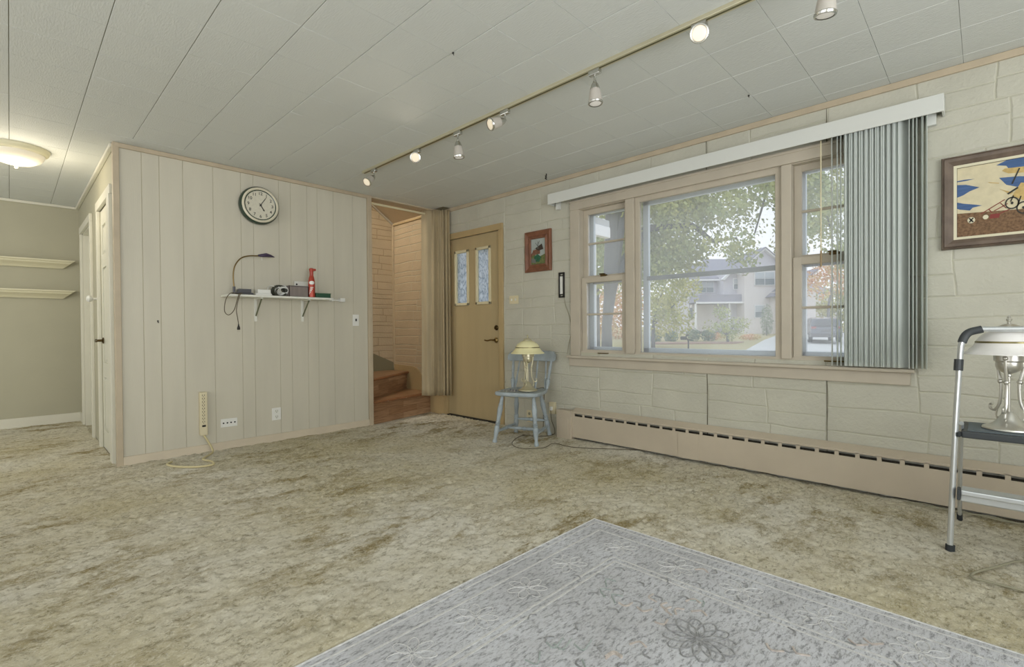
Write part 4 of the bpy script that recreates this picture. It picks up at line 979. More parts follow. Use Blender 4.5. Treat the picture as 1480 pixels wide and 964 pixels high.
# ------------------------------------------------------------------ small things on the right wall
th = thing('wall_thermostat', 'slim black-framed vertical strip on the wall between picture and window', 'wall strip', (XW, 2.806, 1.287))
a, b, c, d = 2.775, 2.838, 1.287, 1.52
obj('frame', MB().bbox((XW-.02, a, c), (XW-.004, a+.014, d), .002).bbox((XW-.02, b-.014, c), (XW-.004, b, d), .002).bbox((XW-.02, a, c), (XW-.004, b, c+.014), .002).bbox((XW-.02, a, d-.014), (XW-.004, b, d), .002).bbox((XW-.02, a, c+.026), (XW-.004, b, c+.034), .002).bbox((XW-.02, a, d-.036), (XW-.004, b, d-.028), .002), m_slot, th)
obj('panel', MB().bbox((XW-.014, a+.012, c+.034), (XW-.004, b-.012, d-.034), .001), m_plate, th)
cd = MB(); cd.tube(arc([(XW-.009, 2.78, 1.287), (XW-.010, 2.765, 1.22), (XW-.009, 2.72, 1.10), (XW-.009, 2.70, .98), (XW-.009, 2.73, .86), (XW-.03, 2.735, .765)], 6), .0028, 6)
obj('cord', cd, m_cordgrey, th, smooth=True)
dsw = thing('light_switch', 'cream double light switch plate right of the entry door', 'light switch', (XW, 3.42, 1.255))
obj('plate', MB().bbox((XW-.012, 3.36, 1.255), (XW-.004, 3.485, 1.338), .002), m_litetrim, dsw)
for y in (3.395, 3.45): obj('toggle', MB().bbox((XW-.022, y-.006, 1.286), (XW-.011, y+.006, 1.308), .002), m_plate, dsw)
ol = thing('power_outlet', 'cream power outlet low on the stone wall behind the blue chair', 'outlet', (XW, 3.22, .1))
P_ = lambda y, z, w_, h_: MB().bbox((XW-.012, y-w_/2, z-h_/2), (XW-.004, y+w_/2, z+h_/2), .002)
obj('plate', P_(3.22, .14, .075, .115), m_litetrim, ol)
for z in (.115, .165): obj('receptacle', MB().lathe([(.015, 0), (.015, .003)], (XW-.012, 3.22, z), (-1, 0, 0), 14), m_cordgrey, ol)
o2 = thing('junction_box', 'small cream wall box with a plugged cord left of the heater end cap', 'wall box', (XW, 2.915, .30))
obj('box', MB().bbox((XW-.03, 2.885, .20), (XW-.004, 2.955, .31), .003), m_litetrim, o2)
obj('plug', MB().bbox((XW-.055, 2.905, .235), (XW-.03, 2.93, .27), .004), m_plate, o2)
cd = MB(); cd.tube(arc([(XW-.05, 2.917, .235), (XW-.06, 2.90, .15), (XW-.05, 2.87, .06), (XW-.07, 2.88, .014), (XW-.2, 2.95, .012), (XW-.25, 3.1, .012)], 6), .0035, 6)
obj('cord', cd, m_cordbrown, o2, smooth=True)

# hooks in the ceiling
hk = MB(); hk.tube(arc([(3.39, 2.84, H), (3.39, 2.84, H-.018), (3.39-.014, 2.84-.0, H-.024), (3.39, 2.84, H-.032), (3.39-.016, 2.84, H-.044), (3.39+.004, 2.84, H-.05)], 5), .0055, 6)
tag(obj('ceiling_hook', hk, m_ink, smooth=True), 'tiny black hook in the ceiling above the left end of the white valance', 'hook')
for (x, y, l_) in ((1.573, 1.923, 'tiny metal screw eye in the ceiling on the near side of the track'), (3.115, 1.02, 'tiny dark screw in the ceiling above the right part of the picture window')):
    hk = MB(); hk.ball((x, y, H-.006), .006, 8).tube([(x, y, H), (x+.004, y, H-.016)], .002, 6); tag(obj('ceiling_hook', hk, m_ink), l_, 'hook')

# ------------------------------------------------------------------ step stool
ss = thing('step_stool', 'silver aluminium step stool with black platform in front of the heater', 'step stool', (3.1, -.13, 0))
ya, yb = .102, -.36
rail = arc([(2.876, ya+.006, .03), (2.905, ya-.002, .30), (2.935, ya-.012, .60), (2.966, ya-.024, .86), (2.975, ya-.03, .925), (2.985, ya-.05, .968), (2.992, ya-.095, .985)], 6)
w_r = .0125
obj('rail', MB().tube(rail[:25], (.0175, .011), 12, flat=(1, 0, 0)), m_alu, ss, smooth=True)
obj('corner_grip', MB().tube(rail[24:], .0165, 12), m_black, ss, smooth=True)
mir = lambda P: [V((p[0], ya+yb-p[1], p[2])) for p in P]
obj('rail', MB().tube(mir(rail[:25]), (.0175, .011), 12, flat=(1, 0, 0)), m_alu, ss, smooth=True)
obj('corner_grip', MB().tube(mir(rail[24:]), .0165, 12), m_black, ss, smooth=True)
obj('handle_bar', MB().tube([rail[-1], mir(rail)[-1]], .012, 12), m_alu, ss, smooth=True)
for sgn, y in ((1, ya), (-1, yb)):
    y_ = y
    obj('foot_cap', MB().tube([(2.873, y_+.006*sgn, .0), (2.879, y_+.005*sgn, .035)], (.022, .0165), 12, flat=(1, 0, 0)), m_rubber, ss)
    yc = y-(.018 if sgn > 0 else -.018)
    obj('collar', MB().tube([(2.958, yc, .80), (2.964, yc-.002*sgn, .85)], (.022, .0165), 12, flat=(1, 0, 0)), m_black, ss)
    obj('rear_leg', MB().tube([(2.99, y-.028*sgn, .56), (3.20, y-.018*sgn, .28), (3.375, y-.012*sgn, .03)], (.013, .009), 10, flat=(1, 0, 0)), m_alu, ss, smooth=True)
    obj('foot_cap', MB().tube([(3.368, y-.012*sgn, .04), (3.39, y-.012*sgn, .0)], (.016, .012), 10, flat=(1, 0, 0)), m_rubber, ss)
py_a, py_b = ya-.028, yb+.028
pf = MB(); pf.bbox((2.925, py_b, .505), (3.235, py_a, .535), .006)
plt = obj('platform', pf, m_black, ss)
obj('tread_pad', MB().bbox((2.945, py_b+.02, .535), (3.215, py_a-.02, .538), .002), mat('pad_slate', lin(96, 106, 112), .6), plt)
obj('platform_bracket', MB().bbox((2.905, py_b-.014, .51), (2.95, py_b, .53), .003).bbox((2.905, py_a, .51), (2.95, py_a+.014, .53), .003), m_rubber, ss)
ls = MB(); ls.bbox((2.875, py_b, .262), (2.96, py_a, .285), .005).bbox((2.915, py_b, .225), (2.945, py_a, .235), .003).bbox((2.90, py_b, .232), (2.905, py_a, .262), .002)
lso = obj('lower_step', ls, m_alu, ss)
for k in range(5): pass
obj('step_end_cap', MB().bbox((2.868, py_a, .24), (2.925, py_a+.012, .288), .004), m_black, ss); obj('step_end_cap', MB().bbox((2.868, py_b-.012, .24), (2.925, py_b, .288), .004), m_black, ss)

# ------------------------------------------------------------------ table lamps
def table_lamp(loc, rz, label, m_metal, m_shade):
    t = thing('table_lamp', label, 'lamp', loc, rz)
    K = dict(local=True, smooth=True)
    obj('base', MB().lathe([(.084, 0), (.088, .004), (.086, .010), (.078, .014), (.070, .016), (.050, .030), (.034, .050), (.022, .072), (.012, .082), (.0, .083)], n=36), m_metal, t, **K)
    obj('socket_cup', MB().lathe([(.004, .232), (.010, .238), (.008, .246), (.026, .256), (.040, .268), (.044, .285), (.043, .300), (.050, .306), (.050, .334), (.0, .336)], n=28), m_metal, t, **K)
    obj('stem', MB().tube([(0, 0, .08), (0, 0, .24)], .006, 10), m_metal, t, **K)
    for k in range(3):
        a = 2*PI*k/3+.5; c, s = math.cos(a), math.sin(a)
        pts = [(r*c, r*s, z_) for r, z_ in ((.052, .318), (.047, .27), (.038, .225), (.034, .20), (.034, .16), (.038, .12), (.050, .09), (.066, .078), (.080, .086), (.083, .098), (.076, .106), (.070, .100))]
        arm = obj('arm', MB().tube(arc(pts, 5), [.006]*28+[.0055]*14+[.004]*14, 8), m_metal, t, **K)
        obj('bead', MB().ball((.036*c, .036*s, .212), .011, 10), m_metal, arm, **K); obj('bead', MB().ball((.052*c, .052*s, .318), .010, 10), m_metal, arm, **K)
        pts = [(r*c, r*s, z_) for r, z_ in ((.038, .12), (.046, .10), (.052, .075), (.056, .055), (.050, .045), (.046, .052))]
        obj('scroll', MB().tube(arc(pts, 4), .0038, 6), m_metal, arm, **K)
    obj('shade', MB().lathe([(.006, .452), (.030, .450), (.060, .440), (.088, .421), (.102, .402), (.107, .391), (.109, .384), (.120, .366), (.135, .350), (.152, .338), (.152, .334), (.134, .345), (.118, .360), (.105, .384), (.085, .416), (.058, .435), (.006, .447)], n=48), m_shade, t, **K)
    obj('shade_band', MB().lathe([(.1065, .384), (.111, .385), (.1105, .391), (.106, .393)], n=48, caps=False), m_band, t, **K)
    obj('cap', MB().lathe([(.042, .449), (.040, .456), (.024, .466), (.010, .470), (.0, .470)], n=24), m_metal, t, **K)
    obj('finial', MB().lathe([(.005, .468), (.007, .474), (.004, .478), (.010, .484), (.011, .489), (.005, .494), (.007, .499), (.003, .506), (.0, .507)], n=14), m_metal, t, **K)
    pc = MB(); pc.tube([(-.05, -.03, .335), (-.05, -.03, .285)], .0009, 5).ball((-.05, -.03, .280), .004, 8)
    obj('pull_chain', pc, m_metal, t, **K)
    return t
table_lamp((3.075, -.078, .5385), 2.4, 'pewter table lamp with white alabaster-look dome shade on the step stool', m_pewter, m_shadew)

# ------------------------------------------------------------------ blue chair
CH = math.radians(-67.5); chloc = V((3.225, 2.985, 0))
chair = thing('side_chair', 'pale blue painted spindle-back wooden chair beside the entry door', 'chair', chloc, CH)
K = dict(local=True, smooth=True)
# seat outline, front = -Y
out = [(-.20, -.205), (-.10, -.228), (0, -.233), (.10, -.228), (.20, -.205), (.218, -.14), (.215, 0), (.195, .13), (.165, .19), (.10, .205), (0, .208), (-.10, .205), (-.165, .19), (-.195, .13), (-.215, 0), (-.218, -.14)]
so2 = arc([(x*.93, y, 0) for x, y in out]+[(out[0][0], out[0][1], 0)], 4)[:-1]
seat = MB(); n = len(so2); vs = []; 
for (sc_, z_) in ((.93, .415), (.985, .420), (1.0, .430), (1.0, .443), (.98, .450), (.85, .447), (.45, .441)):
    vs += [(p.x*sc_, p.y*sc_, z_) for p in so2]
fs = [tuple(range(n-1, -1, -1))]+[(j*n+i, j*n+(i+1) % n, (j+1)*n+(i+1) % n, (j+1)*n+i) for j in range(6) for i in range(n)]+[tuple(6*n+i for i in range(n))]
obj('seat', seat.add(vs, fs), m_chair, chair, **K)
def turned(p0, p1, prof):
    p0 = V(p0); p1 = V(p1); L = (p1-p0).length; return [(r, t*L) for t, r in prof], p0, (p1-p0)
LEG = [(0, .014), (.02, .020), (.06, .021), (.09, .015), (.12, .014), (.22, .021), (.30, .0235), (.36, .021), (.37, .015), (.385, .0225), (.40, .015), (.415, .0225), (.43, .016), (.445, .0225), (.46, .0155), (.52, .018), (.64, .022), (.72, .0245), (.78, .019), (.80, .0225), (.82, .018), (.90, .016), (1.0, .014)]
legs = {}
for nm_, top, bot in (('fl', (-.145, -.15, .42), (-.195, -.225, 0)), ('fr', (.145, -.15, .42), (.195, -.225, 0)), ('bl', (-.115, .12, .42), (-.17, .235, 0)), ('br', (.115, .12, .42), (.17, .235, 0))):
    pr, c, axx = turned(bot, top, LEG); obj('leg', MB().lathe(pr, c, axx, 14), m_chair, chair, **K); legs[nm_] = (V(bot), V(top))
at = lambda k, z_: legs[k][0].lerp(legs[k][1], z_/.42)
STR = [(0, .008), (.06, .009), (.25, .013), (.40, .016), (.44, .011), (.46, .017), (.5, .018), (.54, .017), (.56, .011), (.60, .016), (.75, .013), (.94, .009), (1, .008)]
for a, b in (('fl', 'bl'), ('fr', 'br')):
    pr, c, axx = turned(at(a, .10), at(b, .10), STR); obj('stretcher', MB().lathe(pr, c, axx, 12), m_chair, chair, **K)
pr, c, axx = turned((at('fl', .10)+at('bl', .10))/2, (at('fr', .10)+at('br', .10))/2, STR); obj('stretcher', MB().lathe(pr, c, axx, 12), m_chair, chair, **K)
pr, c, axx = turned(at('bl', .15), at('br', .15), STR); obj('stretcher', MB().lathe(pr, c, axx, 12), m_chair, chair, **K)
SPN = [(0, .007), (.1, .008), (.2, .011), (.3, .0125), (.34, .008), (.36, .012), (.38, .008), (.5, .007), (.7, .009), (.85, .007), (1, .006)]
def rail_pt(t): return V((.212*t, .275-.05*t*t, .705))
for t in (-.62, -.21, .21, .62):
    pr, c, axx = turned((t*.24, .175-.03*t*t, .44), rail_pt(t), SPN); obj('spindle', MB().lathe(pr, c, axx, 10), m_chair, chair, **K)
PST = [(t, r*1.7) for t, r in SPN]
for t in (-1, 1):
    pr, c, axx = turned((t*.168, .15, .44), rail_pt(t*.9), PST); obj('back_post', MB().lathe(pr, c, axx, 12), m_chair, chair, **K)
tr_ = MB(); vs = []; N_ = 20; ring = []
for i in range(N_+1):
    t = -1.12+2.24*i/N_; c = V((.212*t, .275-.05*t*t, 0)); tz = .785+.012*(1-(t/1.12)**2)-(.03 if abs(t) > 1.08 else 0); bz = .695+(.012 if abs(t) > 1.08 else 0)
    for dy, z_ in ((-.010, bz+.004), (-.010, tz-.006), (-.004, tz), (.006, tz), (.012, tz-.006), (.012, bz+.004), (.006, bz), (-.004, bz)): vs.append((c.x, c.y+dy+(z_-.7)*.18, z_))
fs = []
for i in range(N_):
    for k in range(8): l = (k+1) % 8; fs.append((i*8+k, (i+1)*8+k, (i+1)*8+l, i*8+l))
fs.append(tuple(range(8))); fs.append(tuple(N_*8+k for k in range(7, -1, -1)))
obj('top_rail', tr_.add(vs, fs), m_chair, chair, **K)
def chw(x, y, z_): return chloc+Matrix.Rotation(CH, 3, 'Z') @ V((x, y, z_))
table_lamp(chw(.045, -.015, .447), 1.0, 'table lamp with cream yellow dome shade standing on the pale blue chair', m_pewterwarm, m_shadec)
# keys and clip on the seat
m_clip = mat('mixed_metal', lin(190, 186, 176), .35, metal=.6)
for k in range(5):
    q = chw(-.165+.034*k, -.15+.012*(k % 2), .4485)
    ky = MB().bbox((q.x-.013, q.y-.005, q.z), (q.x+.013, q.y+.005, q.z+.004), .001).tube(arc([(q.x-.013, q.y, q.z+.004), (q.x-.004, q.y, q.z+.012+.002*(k % 3)), (q.x+.008, q.y, q.z+.006)], 4), .002, 6)
    tag(obj('metal_clip', ky, m_clip), 'small pale metal clip in a row on the front of the blue chair seat', 'clip', 'metal clips on the chair seat')
for k in range(3):
    q = chw(-.085+.028*k, -.11, .4485)
    tag(obj('bulb_cap', MB().lathe([(.008, 0), (.009, .012), (.005, .018)], q, n=10), m_slate, smooth=True), 'small dark cap on the chair seat beside the lamp foot', 'cap', 'dark caps on the chair seat')
cd = MB(); cd.tube(arc([chw(.09, .06, .452), chw(.13, .17, .455), chw(.12, .225, .40), chw(.10, .26, .2), chw(.08, .24, .019), chw(-.05, .05, .019), chw(-.02, -.25, .019), chw(.12, -.38, .019), chw(.28, -.30, .019), chw(.32, -.12, .019), chw(.52, -.2, .019), chw(.95, -.12, .019), chw(1.2, -.05, .019)], 7), .003, 6)
tag(obj('lamp_cord', cd, m_cordbrown, smooth=True), 'thin brown lamp cord trailing from the chair across the carpet', 'cord')

# ------------------------------------------------------------------ ceiling dome light
dl = thing('ceiling_light', 'round flush ceiling light with ribbed glass dome in the hall', 'ceiling light', (.045, 5.24, H))
dc = (.05, 5.25, H)
obj('pan', MB().lathe([(.19, 0), (.19, -.012), (.183, -.03), (.170, -.042), (.160, -.046)], dc, n=48), m_hallshelf, dl, smooth=True)
m_dome = mat('warm_dome_glass', lin(226, 218, 198), .25, emit=(1.0, .9, .74, 1), estr=.15)
obj('glass_dome', MB().lathe([(.162, -.044), (.156, -.066), (.135, -.092), (.10, -.112), (.06, -.124), (.02, -.129), (.0, -.13)], dc, n=48, caps=False), m_dome, dl, smooth=True)
obj('finial', MB().lathe([(.018, -.128), (.020, -.134), (.010, -.140), (.012, -.148), (.008, -.155), (.0, -.158)], dc, n=16), m_hallshelf, dl, smooth=True)
pl_ = bpy.data.lights.new('hall_bulb', 'POINT'); pl_.energy = 9; pl_.color = (1, .88, .68); pl_.shadow_soft_size = .12
po = bpy.data.objects.new('hall_bulb', pl_); COL.objects.link(po); po.location = (.05, 5.25, H-.24)

# ------------------------------------------------------------------ track lights
XT = 2.19
tt = thing('light_track', 'long champagne metal lighting track along the ceiling', 'light track', (XT, 2.2, H))
tb = MB(); tb.bbox((XT-.018, .1, H-.02), (XT+.018, 3.93, H), .002); obj('rail', tb, m_track, tt)
obj('conductor_slot', MB().box((XT-.006, .1, H-.0205), (XT+.006, 3.92, H-.019)), mat('track_slot', lin(96, 92, 60), .6), tt)
m_spotglass = mat('frosted_spot_glass', lin(206, 200, 190), .35, trans=.25)
m_lens = mat('lit_lens', lin(240, 226, 200), .3, emit=(1.0, .88, .70, 1), estr=.25)
m_lensoff = mat('lens_white', lin(222, 218, 210), .3, emit=(1.0, .95, .9, 1), estr=.15)
def spot(y, aim, label, lens=m_lens, watts=3):
    t = thing('track_spotlight', label, 'spotlight', (XT, y, H-.02), group='spotlights on the ceiling track')
    K = dict(local=True, smooth=True); d = V(aim).normalized(); piv = V((0, 0, -.065))
    obj('adapter', MB().bbox((-.014, -.035, -.028), (.014, .035, .0), .004), m_chrome, t, local=True)
    obj('swivel', MB().tube([(0, 0, -.028), (0, 0, -.06)], .006, 10).ball((0, 0, -.062), .010, 10), m_chrome, t, **K)
    obj('socket', MB().lathe([(.010, 0), (.018, .012), (.026, .035), (.028, .045)], piv, d, 20), m_chrome, t, **K)
    g = obj('glass_sleeve', MB().lathe([(.027, .040), (.031, .06), (.035, .09), (.037, .108), (.034, .110)], piv, d, 24), m_spotglass, t, **K)
    obj('lens_ring', MB().lathe([(.037, .106), (.040, .110), (.038, .118), (.032, .119)], piv, d, 24, caps=False), m_chrome, t, **K)
    obj('lens', MB().lathe([(.033, .112), (.030, .1165), (.015, .119), (.0, .119)], piv, d, 24), lens, t, **K)
    if watts:
        l = bpy.data.lights.new('spot_bulb', 'SPOT'); l.energy = watts; l.color = (1, .88, .7); l.spot_size = 1.5; l.spot_blend = .9; l.shadow_soft_size = .004
        o = bpy.data.objects.new('spot_bulb', l); COL.objects.link(o); o.parent = t; o.location = piv+d*.135; o.rotation_euler = d.to_track_quat('-Z', 'Y').to_euler()
    return t
spot(3.755, (-.75, -.25, -.62), 'track spotlight at the far end of the track, tilted down to the left', watts=4)
spot(3.12, (-.62, -.68, -.28), 'second track spotlight from the far end, its lit glass facing the camera', watts=4)
spot(2.635, (.05, -.05, -1), 'track spotlight hanging straight down, third from the far end', m_lensoff, 2)
spot(2.17, (-.85, .25, -.38), 'track spotlight turned sideways to the left, fourth from the far end', watts=6)
spot(1.494, (-.02, -.05, -1), 'track spotlight hanging straight down above the left part of the picture window', m_lensoff, 2)
spot(.927, (-.86, -.36, -.36), 'bright track spotlight facing the camera, second from the near end', watts=3)
spot(.43, (.1, .1, -1), 'nearest track spotlight, cut off at the top edge of the view', m_lensoff, 2)

# ================================================================== OUTSIDE
def at_px(px, py, D):
    """the point seen at a photo pixel at forward distance D (used once, to lay the street out)"""
    return V((0, 0, HC))+(F+RR*((px-740)/FPX)-UU*((py-482)/FPX))*D
m_lawn = mat('lawn_leaf_strewn', lin(176, 178, 130), .95, col2=lin(206, 178, 140), vscale=14, ramp=(.42, .62), bump=.5, bscale=30, bdist=.1)
m_road = mat('asphalt_pale', lin(190, 188, 186), .9, var=.05, vscale=4)
m_drive = mat('concrete_drive', lin(214, 212, 210), .9, var=.04, vscale=1)
m_bark = mat('grey_bark', lin(100, 100, 102), .95, var=.15, vscale=12, bump=.6, bscale=20, stretch=(1, 1, .3))
m_leafg = mat('leaf_green', lin(150, 164, 112), .8, col2=lin(184, 186, 116), vscale=1.2, ramp=(.35, .65))
m_leafy = mat('leaf_yellow', lin(202, 194, 112), .8, col2=lin(160, 166, 96), vscale=1.0, ramp=(.35, .6))
m_leafo = mat('leaf_orange', lin(216, 158, 112), .8, col2=lin(204, 182, 116), vscale=1.0, ramp=(.4, .6))
m_leafb = mat('leaf_bluegreen', lin(122, 142, 124), .85, col2=lin(146, 160, 128), vscale=2)
m_siding = mat('siding_lavender', lin(206, 204, 212), .7)
m_brickw = mat('brick_pale', lin(222, 216, 214), .8, var=.03, vscale=10)
m_roof = mat('roof_slate', lin(150, 148, 160), .9, var=.08, vscale=8)
m_htrim = mat('house_trim_white', lin(236, 236, 238), .5)
m_hwin = mat('house_window', lin(120, 132, 140), .2)
m_carp = mat('car_paint_grey', lin(96, 102, 112), .25, metal=.3, coat=.5)
m_cargl = mat('car_glass', lin(60, 66, 74), .1)

Fh = V((math.sin(YAW), math.cos(YAW), 0)); Rh = V((math.cos(YAW), -math.sin(YAW), 0))
def fr(u, d, z_): return Fh*d+Rh*u+V((0, 0, z_))      # street frame: u to the right, d away
def gz(d): return -.55 if d < 24 else (-.55+(d-24)*.045 if d < 44 else .35+(d-44)*.01)
# ground, following its slope; driveway laid on it
g = MB(); ds = [4.5, 12, 24, 28, 32, 36, 40, 44, 70, 140]
us = [-60, -20, 0, 10, 18, 26, 40, 90]
base = len(g.v); vs = [fr(u, d, gz(d)) for d in ds for u in us]; fs = []
for j in range(len(ds)-1):
    for i in range(len(us)-1): a = j*len(us)+i; fs.append((a, a+1, a+1+len(us), a+len(us)))
vs = [v if v.x > XW+.25 else V((XW+.25, v.y, v.z)) for v in vs]
g.add(vs, fs)
gr = tag(obj('lawn', g, m_lawn), 'leaf-strewn lawn sloping up to the houses across the street', 'lawn'); gr['kind'] = 'structure'
rd_ = MB(); rd_.add([fr(-60, 20.5, -.53), fr(70, 20.5, -.53), fr(70, 27.0, gz(27)+.03), fr(-60, 27.0, gz(27)+.03), fr(-60, 24, -.53), fr(70, 24, -.53)], [(0, 1, 5, 4), (4, 5, 2, 3)])
o = tag(obj('road', rd_, m_road), 'pale asphalt street seen low through the picture window', 'road'); o['kind'] = 'structure'
dv = MB(); dsv = [27, 28, 32, 36, 40, 44, 46]
L_ = [(13.2, 27), (13.4, 28), (16.0, 32), (18.6, 36), (21.5, 40), (24.0, 44), (25.2, 46)]
vs = []; 
for (u, d) in L_: vs += [fr(u, d, gz(d)+.03), fr(u+8+(46-d)*.0, d, gz(d)+.03)]
dv.add(vs, [(2*i, 2*i+1, 2*i+3, 2*i+2) for i in range(6)])
o = tag(obj('driveway', dv, m_drive), 'pale concrete driveway rising to the house across the street', 'driveway'); o['kind'] = 'structure'

# neighbour house at distance D, in street frame; pixel scale used for its real sizes
def house():
    D = 45.; s = D/FPX; 
    U = lambda px: (px-740)*s; Z = lambda py, px=1060: HC+((475.0+(px-740)*.008)-py)*s
    rt = thing('neighbor_house', 'two-storey pale house with slate roofs and porch, seen through the middle pane', 'house', fr(U(1070), D, .3), 0)
    def blk(px0, px1, py0, py1, d0, d1, name, m_, parent=rt, label=None):
        pts = [fr(U(px0), D+d0, Z(py0)), fr(U(px1), D+d0, Z(py0)), fr(U(px1), D+d0, Z(py1)), fr(U(px0), D+d0, Z(py1))]
        return obj(name, MB().prism(pts, Fh*(d1-d0)), m_, parent, label=label)
    def poly(pts, d0, th_, name, m_, parent=rt, label=None):
        return obj(name, MB().prism([fr(U(a), D+d0, Z(b)) for a, b in pts], Fh*th_), m_, parent, label=label)
    w1_ = blk(1013, 1062, 490, 402, 3, 9, 'wing_wall', m_siding)
    w2_ = blk(1056, 1080, 490, 398, 1.5, 9, 'middle_wall', m_siding)
    w3_ = blk(1076, 1150, 490, 391, 0, 8, 'front_wall', m_brickw)
    w4_ = blk(1113, 1150, 490, 428, -3.0, 0, 'garage_wall', m_brickw)
    # roofs
    def roof(px0, px1, pye, pyr, d0, d1, inset, name='roof'):
        a, b = fr(U(px0), D+d0, Z(pye)), fr(U(px1), D+d0, Z(pye)); c, e = fr(U(px1-inset), D+d1, Z(pyr)), fr(U(px0+inset), D+d1, Z(pyr))
        return obj(name, MB().prism([a, b, c, e], (0, 0, .15)), m_roof, rt)
    roof(1010, 1075, 405, 372, 2.5, 7.5, 16)
    roof(1060, 1160, 396, 362, 4, 9, 10)
    blk(1009, 1064, 407, 404.5, 2.3, 2.6, 'fascia', m_htrim)
    poly([(1068, 393), (1101.5, 366), (1135, 393)], -.2, 3, 'front_gable', m_siding)
    for (p, q) in (((1065, 395.5), (1101.5, 365)), ((1101.5, 365), (1138, 395.5))):
        poly([p, q, (q[0], q[1]+2.4), (p[0], p[1]+2.4)], -.6, .6, 'rake_board', m_htrim)
        poly([p, q, (q[0], q[1]-1.2), (p[0], p[1]-1.2)], -.7, 5, 'gable_roof', m_roof)
    poly([(1052, 407), (1067, 392.5), (1069, 394), (1056, 408)], 1.2, .4, 'rake_board', m_htrim)
    poly([(1067, 400), (1078, 392), (1080, 394), (1070, 402)], -.1, .4, 'rake_board', m_htrim)
    pr_ = poly([(1010, 441), (1076, 441), (1076, 430), (1016, 430)], .5, 2.4, 'porch_roof', m_roof)
    blk(1009, 1077, 443.2, 440.8, .2, .5, 'porch_fascia', m_htrim)
    blk(1007.5, 1009.6, 484, 443, .4, .6, 'porch_post', m_htrim); blk(1057, 1058.5, 484, 443, .4, .6, 'porch_post', m_htrim)
    blk(1014, 1057, 484, 443, 2.4, 3.0, 'porch_wall', m_brickw)
    poly([(1107, 437), (1125, 422), (1150, 402), (1150, 404), (1125, 426), (1110, 438.5)], -3.4, .5, 'rake_board', m_htrim)
    poly([(1107, 436), (1125, 421), (1150, 401), (1150, 400), (1125, 419), (1106, 435)], -3.5, 4, 'garage_roof', m_roof)
    # windows
    def win(px0, px1, py0, py1, d, mull=True):
        f = blk(px0-1, px1+1, py1+1, py0-1, d-.12, d-.02, 'window', m_htrim)
        if mull:
            mpx = (px0+px1)/2
            prs = ((px0, mpx-.6), (mpx+.6, px1))
        else: prs = ((px0, px1),)
        for a, b in prs:
            blk(a, b, (py0+py1)/2-.4, py0, d-.16, d-.12, 'pane', mat('house_pane_light', lin(186, 194, 200), .2), f); blk(a, b, py1, (py0+py1)/2+.4, d-.16, d-.12, 'pane', m_hwin, f)
    win(1028, 1050, 408, 424, 3); win(1071, 1076, 406, 421, 1.5, False); win(1091, 1118, 399, 417, 0); win(1091, 1103, 447, 464, 0, False)
    blk(1009.8, 1014, 464, 448, 2.2, 2.3, 'door_glass', m_hwin)
    return rt
house()
def house2():
    rt = thing('neighbor_house', 'pale sided house beyond the parked car, seen through the right sash', 'house', fr(38, 52, .4)); D = 52; s = D/FPX
    U = lambda px: (px-740)*s; Z = lambda py: HC+(478-py)*s
    P4 = lambda a, b, c, d: [fr(U(a), D, Z(c)), fr(U(b), D, Z(c)), fr(U(b), D, Z(d)), fr(U(a), D, Z(d))]
    obj('wall', MB().prism(P4(1152, 1205, 490, 432), Fh*6), m_brickw, rt)
    obj('roof', MB().prism([fr(U(1150), D-.5, Z(432)), fr(U(1208), D-.5, Z(432)), fr(U(1200), D+6, Z(402)), fr(U(1150), D+6, Z(402))], (0, 0, .2)), m_roof, rt)
    obj('fascia', MB().prism(P4(1150, 1207, 434, 431), Fh*-.4), m_htrim, rt)
    rt2 = thing('neighbor_house', 'distant pale house behind the yellow tree left of the picture window', 'house', fr(14, 70, .6)); D2 = 70; s2 = D2/FPX
    U2 = lambda px: (px-740)*s2; Z2 = lambda py: HC+(476-py)*s2
    obj('wall', MB().prism([fr(U2(965), D2, Z2(485)), fr(U2(1006), D2, Z2(485)), fr(U2(1006), D2, Z2(455)), fr(U2(965), D2, Z2(455))], Fh*8), m_siding, rt2)
    obj('roof', MB().prism([fr(U2(960), D2-1, Z2(456)), fr(U2(1010), D2-1, Z2(456)), fr(U2(1004), D2+5, Z2(440)), fr(U2(968), D2+5, Z2(440))], (0, 0, .2)), m_roof, rt2)
house2()

# trees
def leaves(mb, c, rad, n, size, rnd, hollow=.3):
    c = V(c)
    for _ in range(n):
        while True:
            p = V((rnd.uniform(-1, 1), rnd.uniform(-1, 1), rnd.uniform(-1, 1)))
            if hollow < p.length < 1: break
        p = c+V((p.x*rad[0], p.y*rad[1], p.z*rad[2])); a = V((rnd.gauss(0, 1), rnd.gauss(0, 1), rnd.gauss(0, 1))).normalized(); b = a.orthogonal().normalized()
        s_ = size*rnd.uniform(.6, 1.3); q = a.cross(b)
        mb.add([p-b*s_, p+q*s_*.55, p+b*s_, p-q*s_*.55], [(0, 1, 2, 3)])
def tree(name, label, blobs, trunk, branches, leafm, size, seed, cat='tree'):
    rnd = random.Random(seed); base = trunk[0][0]
    t = thing(name, label, cat, base)
    lf = MB()
    for c, rad, n in blobs: leaves(lf, c, rad, n, size, rnd)
    obj('foliage', lf, leafm, t)
    tk_ = MB(); tk_.tube([p for p, r in trunk], [r for p, r in trunk], 10)
    for b in branches: tk_.tube([p for p, r in b], [r for p, r in b], 7)
    obj('trunk', tk_, m_bark, t, smooth=True)
    return t
A = at_px
